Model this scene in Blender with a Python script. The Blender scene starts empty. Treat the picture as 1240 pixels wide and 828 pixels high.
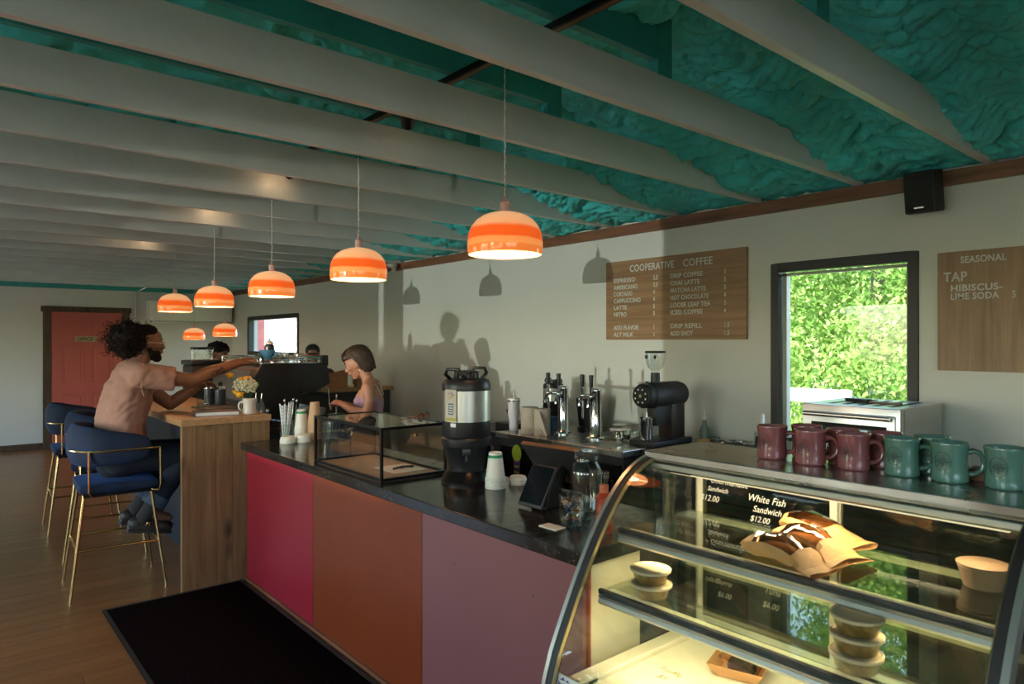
import bpy, bmesh, math, random
import numpy as np
from mathutils import Vector, Matrix, noise
random.seed(7); np.random.seed(7)
PI = math.pi
sc = bpy.context.scene
C = sc.collection

# ---------------------------------------------------------------- camera
cam_d = bpy.data.cameras.new('camera'); cam = bpy.data.objects.new('camera', cam_d); C.objects.link(cam)
cam.location = (0, 0, 1.58); cam.rotation_euler = (PI/2, 0, math.radians(-40.3))
cam_d.sensor_width = 36; cam_d.lens = 24.01; cam_d.clip_start = .05; cam_d.clip_end = 200
cam_d.dof.use_dof = True; cam_d.dof.focus_distance = 4.6; cam_d.dof.aperture_fstop = 5.0
sc.camera = cam
# ---------------------------------------------------------------- view
sc.view_settings.view_transform = 'Standard'; sc.view_settings.look = 'None'
sc.view_settings.gamma = 1; sc.view_settings.use_curve_mapping = False
sc.view_settings.exposure = 0.0
sc.cycles.use_denoising = True
sc.cycles.max_bounces = 12; sc.cycles.transparent_max_bounces = 24; sc.cycles.diffuse_bounces = 5
sc.cycles.sample_clamp_indirect = 6; sc.cycles.caustics_reflective = False; sc.cycles.caustics_refractive = False
# ---------------------------------------------------------------- sky
world = bpy.data.worlds.new('sky'); sc.world = world; world.use_nodes = True
wn = world.node_tree; wn.nodes.clear()
sky = wn.nodes.new('ShaderNodeTexSky'); sky.sky_type = 'NISHITA'; sky.sun_disc = False
sky.sun_elevation = math.radians(52); sky.sun_rotation = math.radians(262); sky.air_density = 1.0; sky.dust_density = 1.6
wb = wn.nodes.new('ShaderNodeBackground'); wb.inputs[1].default_value = 1.75
wo = wn.nodes.new('ShaderNodeOutputWorld')
wn.links.new(sky.outputs[0], wb.inputs[0]); wn.links.new(wb.outputs[0], wo.inputs[0])
# ---------------------------------------------------------------- lights
def light(name, kind, loc, energy, color=(1, 1, 1), rot=(0, 0, 0), **kw):
    l = bpy.data.lights.new(name, kind); l.energy = energy; l.color = color
    for k, v in kw.items(): setattr(l, k, v)
    o = bpy.data.objects.new(name, l); o.location = loc; o.rotation_euler = rot; C.objects.link(o)
    return o
def aim(o, target): o.rotation_euler = (Vector(target) - o.location).to_track_quat('-Z', 'Y').to_euler()
sun = light('sun', 'SUN', (-10, -4, 20), 8.0, (1, .95, .86), angle=math.radians(.6))
aim(sun, Vector((-10, -4, 20)) + Vector((.6, .18, -.86)))
# low sunlight mirrored off a parked windshield across the lot, coming in through the left windows
glint = light('reflected_sun', 'SPOT', (-24, .3, .40), 10000, (.96, 1, .94), spot_size=math.radians(11.4), spot_blend=.12, shadow_soft_size=.07)
aim(glint, (3.96, 5.5, 1.6))
def portal(loc, rot, sx, sy):
    o = light('window_daylight', 'AREA', loc, 1, rot=rot, shape='RECTANGLE', size=sx, size_y=sy)
    o.data.cycles.is_portal = True
LEFT_WINDOWS = [(-2.3, 1.6, 1.15, 2.3), (2.27, 5.02, .695, 2.2), (5.22, 5.43, .2, 2.1), (7.2, 10.9, .74, 2.2)]
for a, b, z0, z1 in LEFT_WINDOWS:
    portal((-3.02, (a+b)/2, (z0+z1)/2), (PI/2, 0, -PI/2), b-a, z1-z0)
portal((4.0, 1.77, 1.52), (PI/2, 0, PI/2), .83, 1.08)
portal((4.0, 10.37, 1.68), (PI/2, 0, PI/2), 2.06, .62)
portal((-.6, -3.22, 1.85), (PI/2, 0, 0), 3.6, .8)

# ---------------------------------------------------------------- materials
MATS = {}
def newmat(name):
    m = bpy.data.materials.new(name); m.use_nodes = True; MATS[name] = m
    return m, m.node_tree, m.node_tree.nodes['Principled BSDF']
def ND(nt, t, **kw):
    n = nt.nodes.new(t)
    for k, v in kw.items():
        if k.startswith('i_'):
            key = k[2:]; key = int(key) if key.isdigit() else key.replace('_', ' ')
            n.inputs[key].default_value = v
        else: setattr(n, k, v)
    return n
def L(nt, a, b): nt.links.new(a, b)
def mat(name, col, rough=.5, metal=0, var=.12, vscale=6, bump=0, bscale=60, coord='Object', rvar=0, **kw):
    if name in MATS: return MATS[name]
    m, nt, p = newmat(name)
    tc = ND(nt, 'ShaderNodeTexCoord')
    nz = ND(nt, 'ShaderNodeTexNoise', i_Scale=vscale, i_Detail=4.0); L(nt, tc.outputs[coord], nz.inputs['Vector'])
    mr = ND(nt, 'ShaderNodeMapRange', i_1=.3, i_2=.7, i_3=1-var, i_4=1+var); L(nt, nz.outputs[0], mr.inputs[0])
    mx = ND(nt, 'ShaderNodeVectorMath', operation='SCALE'); mx.inputs[0].default_value = col[:3]; L(nt, mr.outputs[0], mx.inputs['Scale'])
    L(nt, mx.outputs[0], p.inputs['Base Color'])
    p.inputs['Roughness'].default_value = rough; p.inputs['Metallic'].default_value = metal
    if rvar:
        rr = ND(nt, 'ShaderNodeMapRange', i_1=.3, i_2=.7, i_3=max(.02, rough-rvar), i_4=rough+rvar); L(nt, nz.outputs[0], rr.inputs[0]); L(nt, rr.outputs[0], p.inputs['Roughness'])
    if bump:
        n2 = ND(nt, 'ShaderNodeTexNoise', i_Scale=bscale, i_Detail=4.0); L(nt, tc.outputs[coord], n2.inputs['Vector'])
        b = ND(nt, 'ShaderNodeBump', i_Strength=bump, i_Distance=.01); L(nt, n2.outputs[0], b.inputs['Height']); L(nt, b.outputs[0], p.inputs['Normal'])
    for k, v in kw.items(): p.inputs[k.replace('_', ' ')].default_value = v
    return m
def wood(name, c1, c2, grain=(1, 14, 14), rough=.45, tint=.0, scale=2.2, knots=False, bump=.12):
    m, nt, p = newmat(name)
    tc = ND(nt, 'ShaderNodeTexCoord'); mp = ND(nt, 'ShaderNodeMapping'); mp.inputs['Scale'].default_value = grain
    oi = ND(nt, 'ShaderNodeObjectInfo'); off = ND(nt, 'ShaderNodeVectorMath', operation='ADD')
    sc3 = ND(nt, 'ShaderNodeMath', operation='MULTIPLY', i_1=37.0); L(nt, oi.outputs['Random'], sc3.inputs[0])
    L(nt, tc.outputs['Object'], off.inputs[0]); L(nt, sc3.outputs[0], off.inputs[1]); L(nt, off.outputs[0], mp.inputs[0])
    nz = ND(nt, 'ShaderNodeTexNoise', i_Scale=scale, i_Detail=7.0, i_Roughness=.62, i_Distortion=.7); L(nt, mp.outputs[0], nz.inputs['Vector'])
    cr = ND(nt, 'ShaderNodeValToRGB'); cr.color_ramp.elements[0].position = .34; cr.color_ramp.elements[1].position = .68
    cr.color_ramp.elements[0].color = (*c2, 1); cr.color_ramp.elements[1].color = (*c1, 1); L(nt, nz.outputs[0], cr.inputs[0])
    out = cr.outputs[0]
    if knots:
        kn = ND(nt, 'ShaderNodeTexVoronoi', i_Scale=3.2); mk = ND(nt, 'ShaderNodeMapping'); mk.inputs['Scale'].default_value = tuple(.5+.1*g if g > 5 else .8*g for g in grain)
        L(nt, off.outputs[0], mk.inputs[0]); L(nt, mk.outputs[0], kn.inputs['Vector'])
        kr = ND(nt, 'ShaderNodeMapRange', i_1=.04, i_2=.21, i_3=.20, i_4=1.0); L(nt, kn.outputs['Distance'], kr.inputs[0])
        km = ND(nt, 'ShaderNodeVectorMath', operation='SCALE'); L(nt, out, km.inputs[0]); L(nt, kr.outputs[0], km.inputs['Scale']); out = km.outputs[0]
    if tint:
        tr = ND(nt, 'ShaderNodeMapRange', i_3=1-tint, i_4=1+tint); L(nt, oi.outputs['Random'], tr.inputs[0])
        tm = ND(nt, 'ShaderNodeVectorMath', operation='SCALE'); L(nt, out, tm.inputs[0]); L(nt, tr.outputs[0], tm.inputs['Scale']); out = tm.outputs[0]
    L(nt, out, p.inputs['Base Color']); p.inputs['Roughness'].default_value = rough
    b = ND(nt, 'ShaderNodeBump', i_Strength=bump, i_Distance=.004); L(nt, nz.outputs[0], b.inputs['Height']); L(nt, b.outputs[0], p.inputs['Normal'])
    return m
def pane(name, tint=(1, 1, 1), rough=0.0, ior=1.5, boost=1.0):
    m = bpy.data.materials.new(name); m.use_nodes = True; MATS[name] = m; nt = m.node_tree; nt.nodes.clear()
    t = ND(nt, 'ShaderNodeBsdfTransparent'); t.inputs[0].default_value = (*tint, 1)
    g = ND(nt, 'ShaderNodeBsdfGlossy', i_Roughness=rough); f = ND(nt, 'ShaderNodeFresnel'); gm = ND(nt, 'ShaderNodeNewGeometry'); mi = ND(nt, 'ShaderNodeMapRange', i_3=ior, i_4=1/ior); L(nt, gm.outputs['Backfacing'], mi.inputs[0]); L(nt, mi.outputs[0], f.inputs['IOR'])
    mu = ND(nt, 'ShaderNodeMath', operation='MULTIPLY', i_1=boost, use_clamp=True); L(nt, f.outputs[0], mu.inputs[0])
    mx = ND(nt, 'ShaderNodeMixShader'); o = ND(nt, 'ShaderNodeOutputMaterial')
    L(nt, mu.outputs[0], mx.inputs[0]); L(nt, t.outputs[0], mx.inputs[1]); L(nt, g.outputs[0], mx.inputs[2]); L(nt, mx.outputs[0], o.inputs[0])
    return m
def glow(name, col, s):
    m, nt, p = newmat(name); p.inputs['Base Color'].default_value = (*col, 1)
    p.inputs['Emission Color'].default_value = (*col, 1); p.inputs['Emission Strength'].default_value = s; p.inputs['Roughness'].default_value = .25
    return m

W_PAINT = mat('wall_paint', (.66, .655, .60), .42, var=.03, vscale=1.5, bump=.04, bscale=180)
J_PAINT = mat('joist_paint', (.62, .62, .585), .38, var=.06, vscale=3, bump=.35, bscale=14)
TEAL = mat('teal_paint', (.035, .30, .285), .45, var=.12, vscale=5, bump=.2, bscale=40)
FOAM = mat('teal_spray_foam', (.07, .60, .585), .5, var=.16, vscale=7, bump=.6, bscale=50)
TRIM = wood('walnut_trim', (.26, .105, .05), (.12, .045, .02), (10, .7, 10), .4)
PLANK = wood('floor_plank', (.28, .122, .044), (.20, .082, .028), (.8, 12, 12), .33, tint=.10)
OAK = wood('bar_oak', (.26, .15, .066), (.15, .078, .033), (12, 12, .9), .42, tint=.14, knots=True)
OAKTOP = wood('bar_top_oak', (.50, .29, .13), (.34, .18, .08), (12, .8, 12), .35, tint=.10)
BOARD = wood('menu_walnut', (.40, .225, .105), (.24, .125, .055), (12, .7, 12), .42)
BOARDV = wood('menu_walnut_vertical', (.38, .22, .11), (.22, .12, .055), (12, 12, .7), .42)
DOORFR = wood('dark_door_casing', (.12, .065, .035), (.05, .028, .015), (9, 9, .8), .55, knots=True)
CORAL = mat('coral_door_paint', (.50, .115, .09), .4, var=.06, vscale=2)
STONE = mat('polished_black_stone', (.020, .017, .015), .16, var=.5, vscale=30, rvar=.08)
def fleck(m):
    nt = m.node_tree; p = nt.nodes['Principled BSDF']; src = p.inputs['Base Color'].links[0].from_socket
    tc = ND(nt, 'ShaderNodeTexCoord'); v = ND(nt, 'ShaderNodeTexVoronoi', i_Scale=75.0); L(nt, tc.outputs['Object'], v.inputs['Vector'])
    n = ND(nt, 'ShaderNodeTexNoise', i_Scale=4.0, i_Detail=5.0); L(nt, tc.outputs['Object'], n.inputs['Vector'])
    a = ND(nt, 'ShaderNodeMapRange', i_1=.10, i_2=.22, i_3=1.0, i_4=0.0); L(nt, v.outputs['Distance'], a.inputs[0])
    b = ND(nt, 'ShaderNodeMapRange', i_1=.50, i_2=.60, i_3=0.0, i_4=1.0); L(nt, n.outputs[0], b.inputs[0])
    c = ND(nt, 'ShaderNodeMath', operation='MULTIPLY'); L(nt, a.outputs[0], c.inputs[0]); L(nt, b.outputs[0], c.inputs[1])
    mx = ND(nt, 'ShaderNodeMix', data_type='RGBA'); L(nt, c.outputs[0], mx.inputs['Factor']); L(nt, src, mx.inputs['A']); mx.inputs['B'].default_value = (.30, .24, .18, 1)
    L(nt, mx.outputs['Result'], p.inputs['Base Color'])
fleck(STONE)
MAGENTA = mat('magenta_laminate', (.28, .014, .026), .38, var=.05, vscale=2)
ORANGE = mat('orange_laminate', (.19, .034, .008), .38, var=.05, vscale=2)
MAUVE = mat('mauve_laminate', (.21, .078, .078), .38, var=.04, vscale=2)
RUBBER = mat('floor_mat_pile', (.010, .006, .0055), 1.0, Specular_IOR_Level=0.0, var=.6, vscale=90, bump=.8, bscale=260)
VELVET = mat('navy_velvet', (.002, .010, .036), .8, var=.4, vscale=9, Sheen_Weight=.18, Sheen_Tint=(.1, .3, .9, 1))
GOLD = mat('brushed_gold', (.75, .52, .22), .24, 1, var=.1)
STEEL = mat('stainless_steel', (.50, .48, .45), .27, 1, var=.08, vscale=3, rvar=.06)
CHROME = mat('polished_chrome', (.75, .75, .74), .08, 1, var=.03)
BRUSHED = mat('brushed_stainless', (.62, .60, .57), .33, 1, var=.06)
ALU = mat('satin_aluminium', (.55, .54, .50), .36, .85, var=.06)
BLACK = mat('black_plastic', (.014, .014, .015), .38, var=.2)
BLACKM = mat('black_metal', (.012, .012, .013), .3, .6, var=.2)
BLACKF = mat('matte_black_powder', (.02, .018, .017), .55, var=.2)
NAVYF = mat('dark_navy_cabinet', (.018, .026, .045), .5)
GREYC = mat('grey_cabinet', (.06, .058, .055), .5)
WHITE = mat('white_plastic', (.78, .76, .72), .35, var=.03)
PAPER = mat('paper_white', (.80, .75, .66), .7, var=.04)
KRAFT = mat('kraft_paper', (.46, .24, .085), .6, var=.12, vscale=20, bump=.3, bscale=60)
BROWNP = mat('brown_paper', (.36, .19, .09), .7, var=.08, vscale=20)
LETTER = mat('white_lettering', (.66, .64, .58), .5, var=.02)
CHALK = glow('glowing_marker', (.75, .72, .62), .12)  # marker strokes brightened by a faint glow put into the colour
INK = mat('dark_ink', (.02, .02, .025), .6)
CREAM = mat('cream_enamel', (.72, .66, .50), .4, var=.04)
SKIN1 = mat('tan_skin', (.19, .082, .045), .5, var=.10, vscale=14, Subsurface_Weight=.08, Subsurface_Radius=(.02, .008, .004))
SKIN2 = mat('fair_skin', (.50, .24, .155), .5, var=.08, vscale=14, Subsurface_Weight=.08, Subsurface_Radius=(.02, .008, .004))
HAIRD = mat('dark_curly_hair', (.010, .006, .005), .85, Specular_IOR_Level=.2, var=.4, vscale=30)
HAIRB = mat('brown_hair', (.05, .026, .015), .55, var=.4, vscale=40)
TEE = mat('dusty_peach_cotton', (.35, .175, .125), .85, var=.08, vscale=5, bump=.25, bscale=16)
DENIM = mat('dark_denim', (.008, .012, .024), .85, var=.3, vscale=40)
DENIML = mat('turned_denim_cuff', (.07, .10, .15), .85, var=.2, vscale=40)
SOCK = mat('dark_sock', (.03, .028, .026), .9)
LEATH = mat('dark_brown_leather', (.025, .015, .012), .5)
LILAC = mat('lilac_tank_top', (.42, .27, .38), .8, var=.05)
GLASS = pane('thin_clear_glass', (.97, .98, .96), ior=1.5)
SHELFG = pane('shelf_glass', (.90, .95, .88), ior=1.5, boost=1.8); CURVEG = pane('curved_case_glass', (.96, .97, .93), ior=1.5, boost=1.7)
DARKG = pane('smoked_door_glass', (.62, .62, .55), ior=1.5)
WINDG = pane('window_glass', (.96, .98, .96), ior=1.45)
JARG = pane('jar_glass', (.95, .97, .96), ior=1.7)
CUPG = pane('clear_plastic', (.88, .88, .86), .12, 1.8)
FROST = mat('translucent_tub_plastic', (.50, .41, .25), .35, var=.05)
SOUP = mat('brown_soup', (.30, .19, .06), .5, var=.5, vscale=60)
RED = mat('red_mug_glaze', (.24, .075, .082), .16, var=.06, Coat_Weight=.6)
GREEN = mat('green_mug_glaze', (.08, .19, .155), .16, var=.06, Coat_Weight=.6)
ORGP = mat('orange_red_plastic', (.30, .045, .02), .35)
LEDM = glow('case_led', (1.0, .86, .60), 1.6); LEDGLOW = glow('led_glow', (1.0, .84, .56), .55)
LEDR = glow('red_digits', (1.0, .06, .03), 1.6)
PEACH = None

# ---------------------------------------------------------------- mesh builder
class MB:
    """collects shapes and links them as ONE mesh object"""
    def __init__(s, M=None): s.v = []; s.f = []; s.M = M or Matrix.Identity(4)
    def add(s, vs, fs, M=None):
        T = s.M @ M if M is not None else s.M
        n = len(s.v); s.v += [tuple(T @ Vector(p)) for p in vs]; s.f += [tuple(i+n for i in f) for f in fs]; return s
    def box(s, x0, x1, y0, y1, z0, z1, M=None, bev=0):
        if not bev:
            vs = [(x, y, z) for x in (x0, x1) for y in (y0, y1) for z in (z0, z1)]
            return s.add(vs, [(0, 1, 3, 2), (4, 6, 7, 5), (0, 4, 5, 1), (2, 3, 7, 6), (0, 2, 6, 4), (1, 5, 7, 3)], M)
        bm = bmesh.new(); bmesh.ops.create_cube(bm, size=1)
        for v in bm.verts: v.co = Vector(((x0+x1)/2+v.co.x*(x1-x0), (y0+y1)/2+v.co.y*(y1-y0), (z0+z1)/2+v.co.z*(z1-z0)))
        bmesh.ops.bevel(bm, geom=bm.edges[:], offset=bev, segments=2, affect='EDGES', profile=.5)
        bm.verts.index_update(); s.add([v.co[:] for v in bm.verts], [[v.index for v in f.verts] for f in bm.faces], M); bm.free(); return s
    def lathe(s, prof, n=24, M=None, caps=True):
        vs = []; fs = []
        for r, z in prof: vs += [(r*math.cos(2*PI*i/n), r*math.sin(2*PI*i/n), z) for i in range(n)]
        for k in range(len(prof)-1):
            for i in range(n):
                j = (i+1) % n; fs.append((k*n+i, k*n+j, (k+1)*n+j, (k+1)*n+i))
        if caps:
            if prof[0][0] > 1e-5: fs.append(tuple(range(n-1, -1, -1)))
            if prof[-1][0] > 1e-5: fs.append(tuple((len(prof)-1)*n+i for i in range(n)))
        return s.add(vs, fs, M)
    def cyl(s, p0, p1, r0, r1=None, n=12, caps=True):
        p0 = Vector(p0); p1 = Vector(p1); r1 = r0 if r1 is None else r1
        d = p1-p0; q = d.to_track_quat('Z', 'Y').to_matrix().to_4x4()
        return s.lathe([(r0, 0), (r1, d.length)], n, Matrix.Translation(p0) @ q, caps)
    def tube(s, pts, r, n=8, closed=False, caps=True):
        pts = [Vector(p) for p in pts]; m = len(pts); rs = r if isinstance(r, (list, tuple)) else [r]*m
        vs = []; fs = []; up = None
        for k in range(m):
            a = pts[k-1] if (k > 0 or closed) else pts[k]; b = pts[(k+1) % m] if (k < m-1 or closed) else pts[k]
            t = (b-a).normalized()
            if up is None: up = t.orthogonal().normalized()
            up = (up - t*up.dot(t)); up = up.normalized() if up.length > 1e-6 else t.orthogonal().normalized()
            w = t.cross(up)
            vs += [tuple(pts[k]+(up*math.cos(2*PI*i/n)+w*math.sin(2*PI*i/n))*rs[k]) for i in range(n)]
        for k in range(m if closed else m-1):
            for i in range(n):
                j = (i+1) % n; k2 = (k+1) % m; fs.append((k*n+i, k*n+j, k2*n+j, k2*n+i))
        if caps and not closed: fs += [tuple(range(n-1, -1, -1)), tuple((m-1)*n+i for i in range(n))]
        return s.add(vs, fs)
    def ell(s, c, r, R=None, n=16):
        M = Matrix.Translation(Vector(c)) @ (R or Matrix.Identity(4)) @ Matrix.Diagonal((*(r if hasattr(r, '__len__') else (r, r, r)), 1))
        m = n//2; return s.lathe([(max(1e-6, math.sin(PI*k/m)), -math.cos(PI*k/m)) for k in range(m+1)], n, M, caps=False)
    def cap(s, p0, p1, r0, r1=None, n=14):
        p0 = Vector(p0); p1 = Vector(p1); r1 = r0 if r1 is None else r1; d = p1-p0
        q = (d.to_track_quat('Z', 'Y') if d.length > 1e-6 else Matrix.Identity(3).to_quaternion()).to_matrix().to_4x4(); l = d.length
        pr = [(max(1e-6, r0*math.sin(a)), -r0*math.cos(a)) for a in (0, PI/8, PI/4, 3*PI/8, PI/2)] + [(max(1e-6, r1*math.cos(a)), l+r1*math.sin(a)) for a in (0, PI/8, PI/4, 3*PI/8, PI/2)]
        return s.lathe(pr, n, Matrix.Translation(p0) @ q, caps=False)
    def chain(s, pts, rs):
        for a, b, ra, rb in zip(pts, pts[1:], rs, rs[1:]): s.cap(a, b, ra, rb)
        return s
    def prism(s, poly, y0, y1, M=None):
        """poly in XZ extruded along Y"""
        n = len(poly); vs = [(x, y0, z) for x, z in poly]+[(x, y1, z) for x, z in poly]
        return s.add(vs, [tuple(range(n)), tuple(range(2*n-1, n-1, -1))]+[(i, i+n, (i+1) % n+n, (i+1) % n) for i in range(n)], M)
    def strip(s, a, b, closed=False):
        n = len(a); return s.add(list(a)+list(b), [(i, (i+1) % n, (i+1) % n+n, i+n) for i in range(n if closed else n-1)])
    def mesh(s, name, m, smooth=True, ang=35):
        me = bpy.data.meshes.new(name); me.from_pydata(s.v, [], s.f)
        bm = bmesh.new(); bm.from_mesh(me); bmesh.ops.remove_doubles(bm, verts=bm.verts, dist=1e-5); bmesh.ops.recalc_face_normals(bm, faces=bm.faces); bm.to_mesh(me); bm.free()
        me.materials.append(m)
        if smooth: me.polygons.foreach_set('use_smooth', [True]*len(me.polygons)); me.set_sharp_from_angle(angle=math.radians(ang))
        return me
    def build(s, name, m, parent=None, smooth=True, loc=None, rz=0, bev=0, ang=35, solid=0, subsurf=0):
        o = bpy.data.objects.new(name, s.mesh(name, m, smooth, ang)); C.objects.link(o)
        if parent is not None: o.parent = parent
        if loc is not None: o.location = loc
        if rz: o.rotation_euler.z = rz
        if bev: d = o.modifiers.new('bevel', 'BEVEL'); d.width = bev; d.segments = 2; d.limit_method = 'ANGLE'
        if solid: d = o.modifiers.new('solid', 'SOLIDIFY'); d.thickness = solid; d.offset = 0
        if subsurf: d = o.modifiers.new('sub', 'SUBSURF'); d.levels = subsurf; d.render_levels = subsurf
        return o
    def skin(s, name, m, parent=None, voxel=.008, it=6, tweak=None, sub=0):
        """fuse the collected shapes into one continuous surface"""
        me = bpy.data.meshes.new('tmp'); me.from_pydata(s.v, [], s.f)
        bm = bmesh.new(); bm.from_mesh(me); bmesh.ops.recalc_face_normals(bm, faces=bm.faces); bm.to_mesh(me); bm.free()
        t = bpy.data.objects.new('tmp', me); C.objects.link(t)
        r = t.modifiers.new('r', 'REMESH'); r.mode = 'VOXEL'; r.voxel_size = voxel
        if it: q = t.modifiers.new('s', 'SMOOTH'); q.iterations = it; q.factor = .5
        dg = bpy.context.evaluated_depsgraph_get(); me2 = bpy.data.meshes.new_from_object(t.evaluated_get(dg))
        bpy.data.objects.remove(t); bpy.data.meshes.remove(me)
        if tweak:
            for v in me2.vertices: v.co = tweak(v.co.copy())
        me2.name = name; me2.materials.clear(); me2.materials.append(m); me2.polygons.foreach_set('use_smooth', [True]*len(me2.polygons))
        o = bpy.data.objects.new(name, me2); C.objects.link(o)
        if parent is not None: o.parent = parent
        return o
def tag(o, label, cat, group=None, kind=None):
    if label: o['label'] = label
    if cat: o['category'] = cat
    if group: o['group'] = group
    if kind: o['kind'] = kind
    return o
def thing(name, label, cat, loc=(0, 0, 0), rz=0, group=None):
    o = bpy.data.objects.new(name, None); o.empty_display_size = .1; C.objects.link(o); o.location = loc; o.rotation_euler.z = rz
    return tag(o, label, cat, group)
def dup(root, loc, rz=None, label=None, group=None):
    def cp(o, par):
        c = o.copy(); C.objects.link(c)
        if par is not None: c.parent = par
        for ch in [x for x in KIDS.get(o, ())]: cp(ch, c)
        return c
    KIDS = {}
    for x in bpy.data.objects:
        if x.parent is not None: KIDS.setdefault(x.parent, []).append(x)
    r = cp(root, None); r.location = loc
    if rz is not None: r.rotation_euler.z = rz
    if label: r['label'] = label
    if group: r['group'] = group
    return r
def struct(o): o['kind'] = 'structure'; return o
FONT_CACHE = {}
def text(s, size, m, parent, M, name='lettering', ext=.0006, sx=1.0, shear=0, align='LEFT', bold=0.0, sp=1.0):
    """flat lettering turned into a mesh; M places local X right, local Y up"""
    cu = bpy.data.curves.new('t', 'FONT'); cu.body = s; cu.size = size; cu.extrude = ext; cu.shear = shear; cu.align_x = align; cu.offset = bold; cu.space_character = sp; cu.resolution_u = 3
    t = bpy.data.objects.new('t', cu); C.objects.link(t)
    dg = bpy.context.evaluated_depsgraph_get(); me = bpy.data.meshes.new_from_object(t.evaluated_get(dg)); bpy.data.objects.remove(t)
    me.transform(M @ Matrix.Diagonal((sx, 1, 1, 1))); me.materials.clear(); me.materials.append(m); me.name = name
    o = bpy.data.objects.new(name, me); C.objects.link(o)
    if parent is not None: o.parent = parent
    return o
def face_mx(loc, right, up):
    r = Vector(right).normalized(); u = Vector(up).normalized(); n = r.cross(u)
    M = Matrix((r, u, n)).transposed().to_4x4(); M.translation = Vector(loc); return M
def Tr(*p): return Matrix.Translation(Vector(p))
def Rx(a): return Matrix.Rotation(a, 4, 'X')
def Ry(a): return Matrix.Rotation(a, 4, 'Y')
def Rz(a): return Matrix.Rotation(a, 4, 'Z')
# ================================================================ SETTING
def wall(name, m, axis, c0, c1, u0, u1, z0, z1, holes):
    us = sorted({u0, u1, *[h[0] for h in holes], *[h[1] for h in holes]}); zs = sorted({z0, z1, *[h[2] for h in holes], *[h[3] for h in holes]})
    b = MB()
    for a, e in zip(us, us[1:]):
        for p, q in zip(zs, zs[1:]):
            if any(h[0] <= a and e <= h[1] and h[2] <= p and q <= h[3] for h in holes): continue
            if axis == 'x': b.box(c0, c1, a, e, p, q)
            else: b.box(a, e, c0, c1, p, q)
    return struct(b.build(name, m, smooth=False))
WIN1 = (1.356, 2.187, .98, 2.06); WIN2 = (9.34, 11.40, 1.37, 1.99)
wall_right = wall('wall_right', W_PAINT, 'x', 3.96, 4.12, -3.4, 12.4, -.12, 3.2, [WIN1, WIN2])
wall_left = wall('wall_left', W_PAINT, 'x', -3.16, -3.0, -3.4, 12.4, -.12, 3.2, LEFT_WINDOWS)
wall_back = wall('wall_back', W_PAINT, 'y', 12.2, 12.4, -3.16, 4.12, -.12, 3.2, [])
wall_front = wall('wall_front', W_PAINT, 'y', -3.4, -3.2, -3.16, 4.12, -.12, 3.2, [(-2.4, 1.2, 1.45, 2.25)])
# left and front windows: frames and panes
n = 3
def window(n, axis, c, u0, u1, z0, z1, fm, fw=.05, depth=.1, bars=()):
    r = struct(thing('window_%d' % n, 'dark framed window %d' % n, None, (0, 0, 0))); del r['label']
    b = MB()
    def bx(a, e, p, q):
        if axis == 'x': b.box(c, c+depth, a, e, p, q)
        else: b.box(a, e, c, c+depth, p, q)
    bx(u0, u0+fw, z0, z1); bx(u1-fw, u1, z0, z1); bx(u0+fw, u1-fw, z0, z0+fw); bx(u0+fw, u1-fw, z1-fw, z1)
    for q in bars: bx(q-.025, q+.025, z0+fw, z1-fw)
    b.build('window_frame', fm, r, smooth=False, bev=.004)
    g = MB()
    if axis == 'x': g.box(c+depth*.5, c+depth*.5+.005, u0+fw, u1-fw, z0+fw, z1-fw)
    else: g.box(u0+fw, u1-fw, c+depth*.5, c+depth*.5+.005, z0+fw, z1-fw)
    g.build('pane', WINDG, r, smooth=False); return r
FRAMEK = mat('dark_bronze_frame', (.025, .022, .02), .45)
w1 = window(1, 'x', 3.95, *WIN1[:2], WIN1[2], WIN1[3], FRAMEK, .05, .09)
MB().box(3.985, 4.03, 1.41, 1.425, 1.03, 2.0).box(3.985, 4.03, 2.10, 2.125, 1.03, 2.0).box(3.985, 4.03, 1.41, 2.13, 1.985, 2.0).build('inner_sash', mat('grey_sash', (.35, .36, .33), .4), w1, False)
MB().box(4.03, 4.12, 1.357, 2.186, .981, 1.0).box(4.04, 4.12, 1.357, 1.37, 1.0, 2.06).box(4.04, 4.12, 2.175, 2.186, 1.0, 2.06).build('window_reveal', WHITE, w1, False)
window(2, 'x', 3.95, *WIN2, FRAMEK, .06, .09)
for a, b_, z0, z1 in LEFT_WINDOWS:
    window(n, 'x', -3.12, a, b_, z0, z1, FRAMEK, .05, .08); n += 1
window(n, 'y', -3.34, -2.4, 1.2, 1.45, 2.25, FRAMEK, .05, .08, (-.6,))
# floor and its planks
floor = struct(MB().box(-3.16, 4.12, -3.4, 12.4, -.12, -.0035).build('floor', PLANK, smooth=False))
pl = {}
def plank_mesh(l):
    if l not in pl: pl[l] = MB().box(0, l-.001, 0, .1365, -.003, 0).mesh('plank', PLANK, False)
    return pl[l]
row = 0; y = 2.3
while y < 12.05:
    x = -1.9+[0, .46, .84, .22, .65][row % 5]; cnt = 0
    while x < 1.5 and cnt < 3:
        o = bpy.data.objects.new('plank', plank_mesh(1.218)); C.objects.link(o); o.parent = floor; o.location = (x, y, 0); x += 1.22; cnt += 1
    y += .139; row += 1
# trims
struct(MB().box(3.925, 3.96, -3.2, 12.2, 2.375, 2.45).build('trim_1', TRIM, smooth=False, bev=.003))
struct(MB().box(-3.0, 3.96, 12.165, 12.2, 2.385, 2.475).build('trim_2', TEAL, smooth=False, bev=.004))
struct(MB().box(-3.0, 1.24, 12.18, 12.2, 0, .09).box(2.385, 3.96, 12.18, 12.2, 0, .09).build('baseboard_back', DOORFR, smooth=False, bev=.003))
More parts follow.
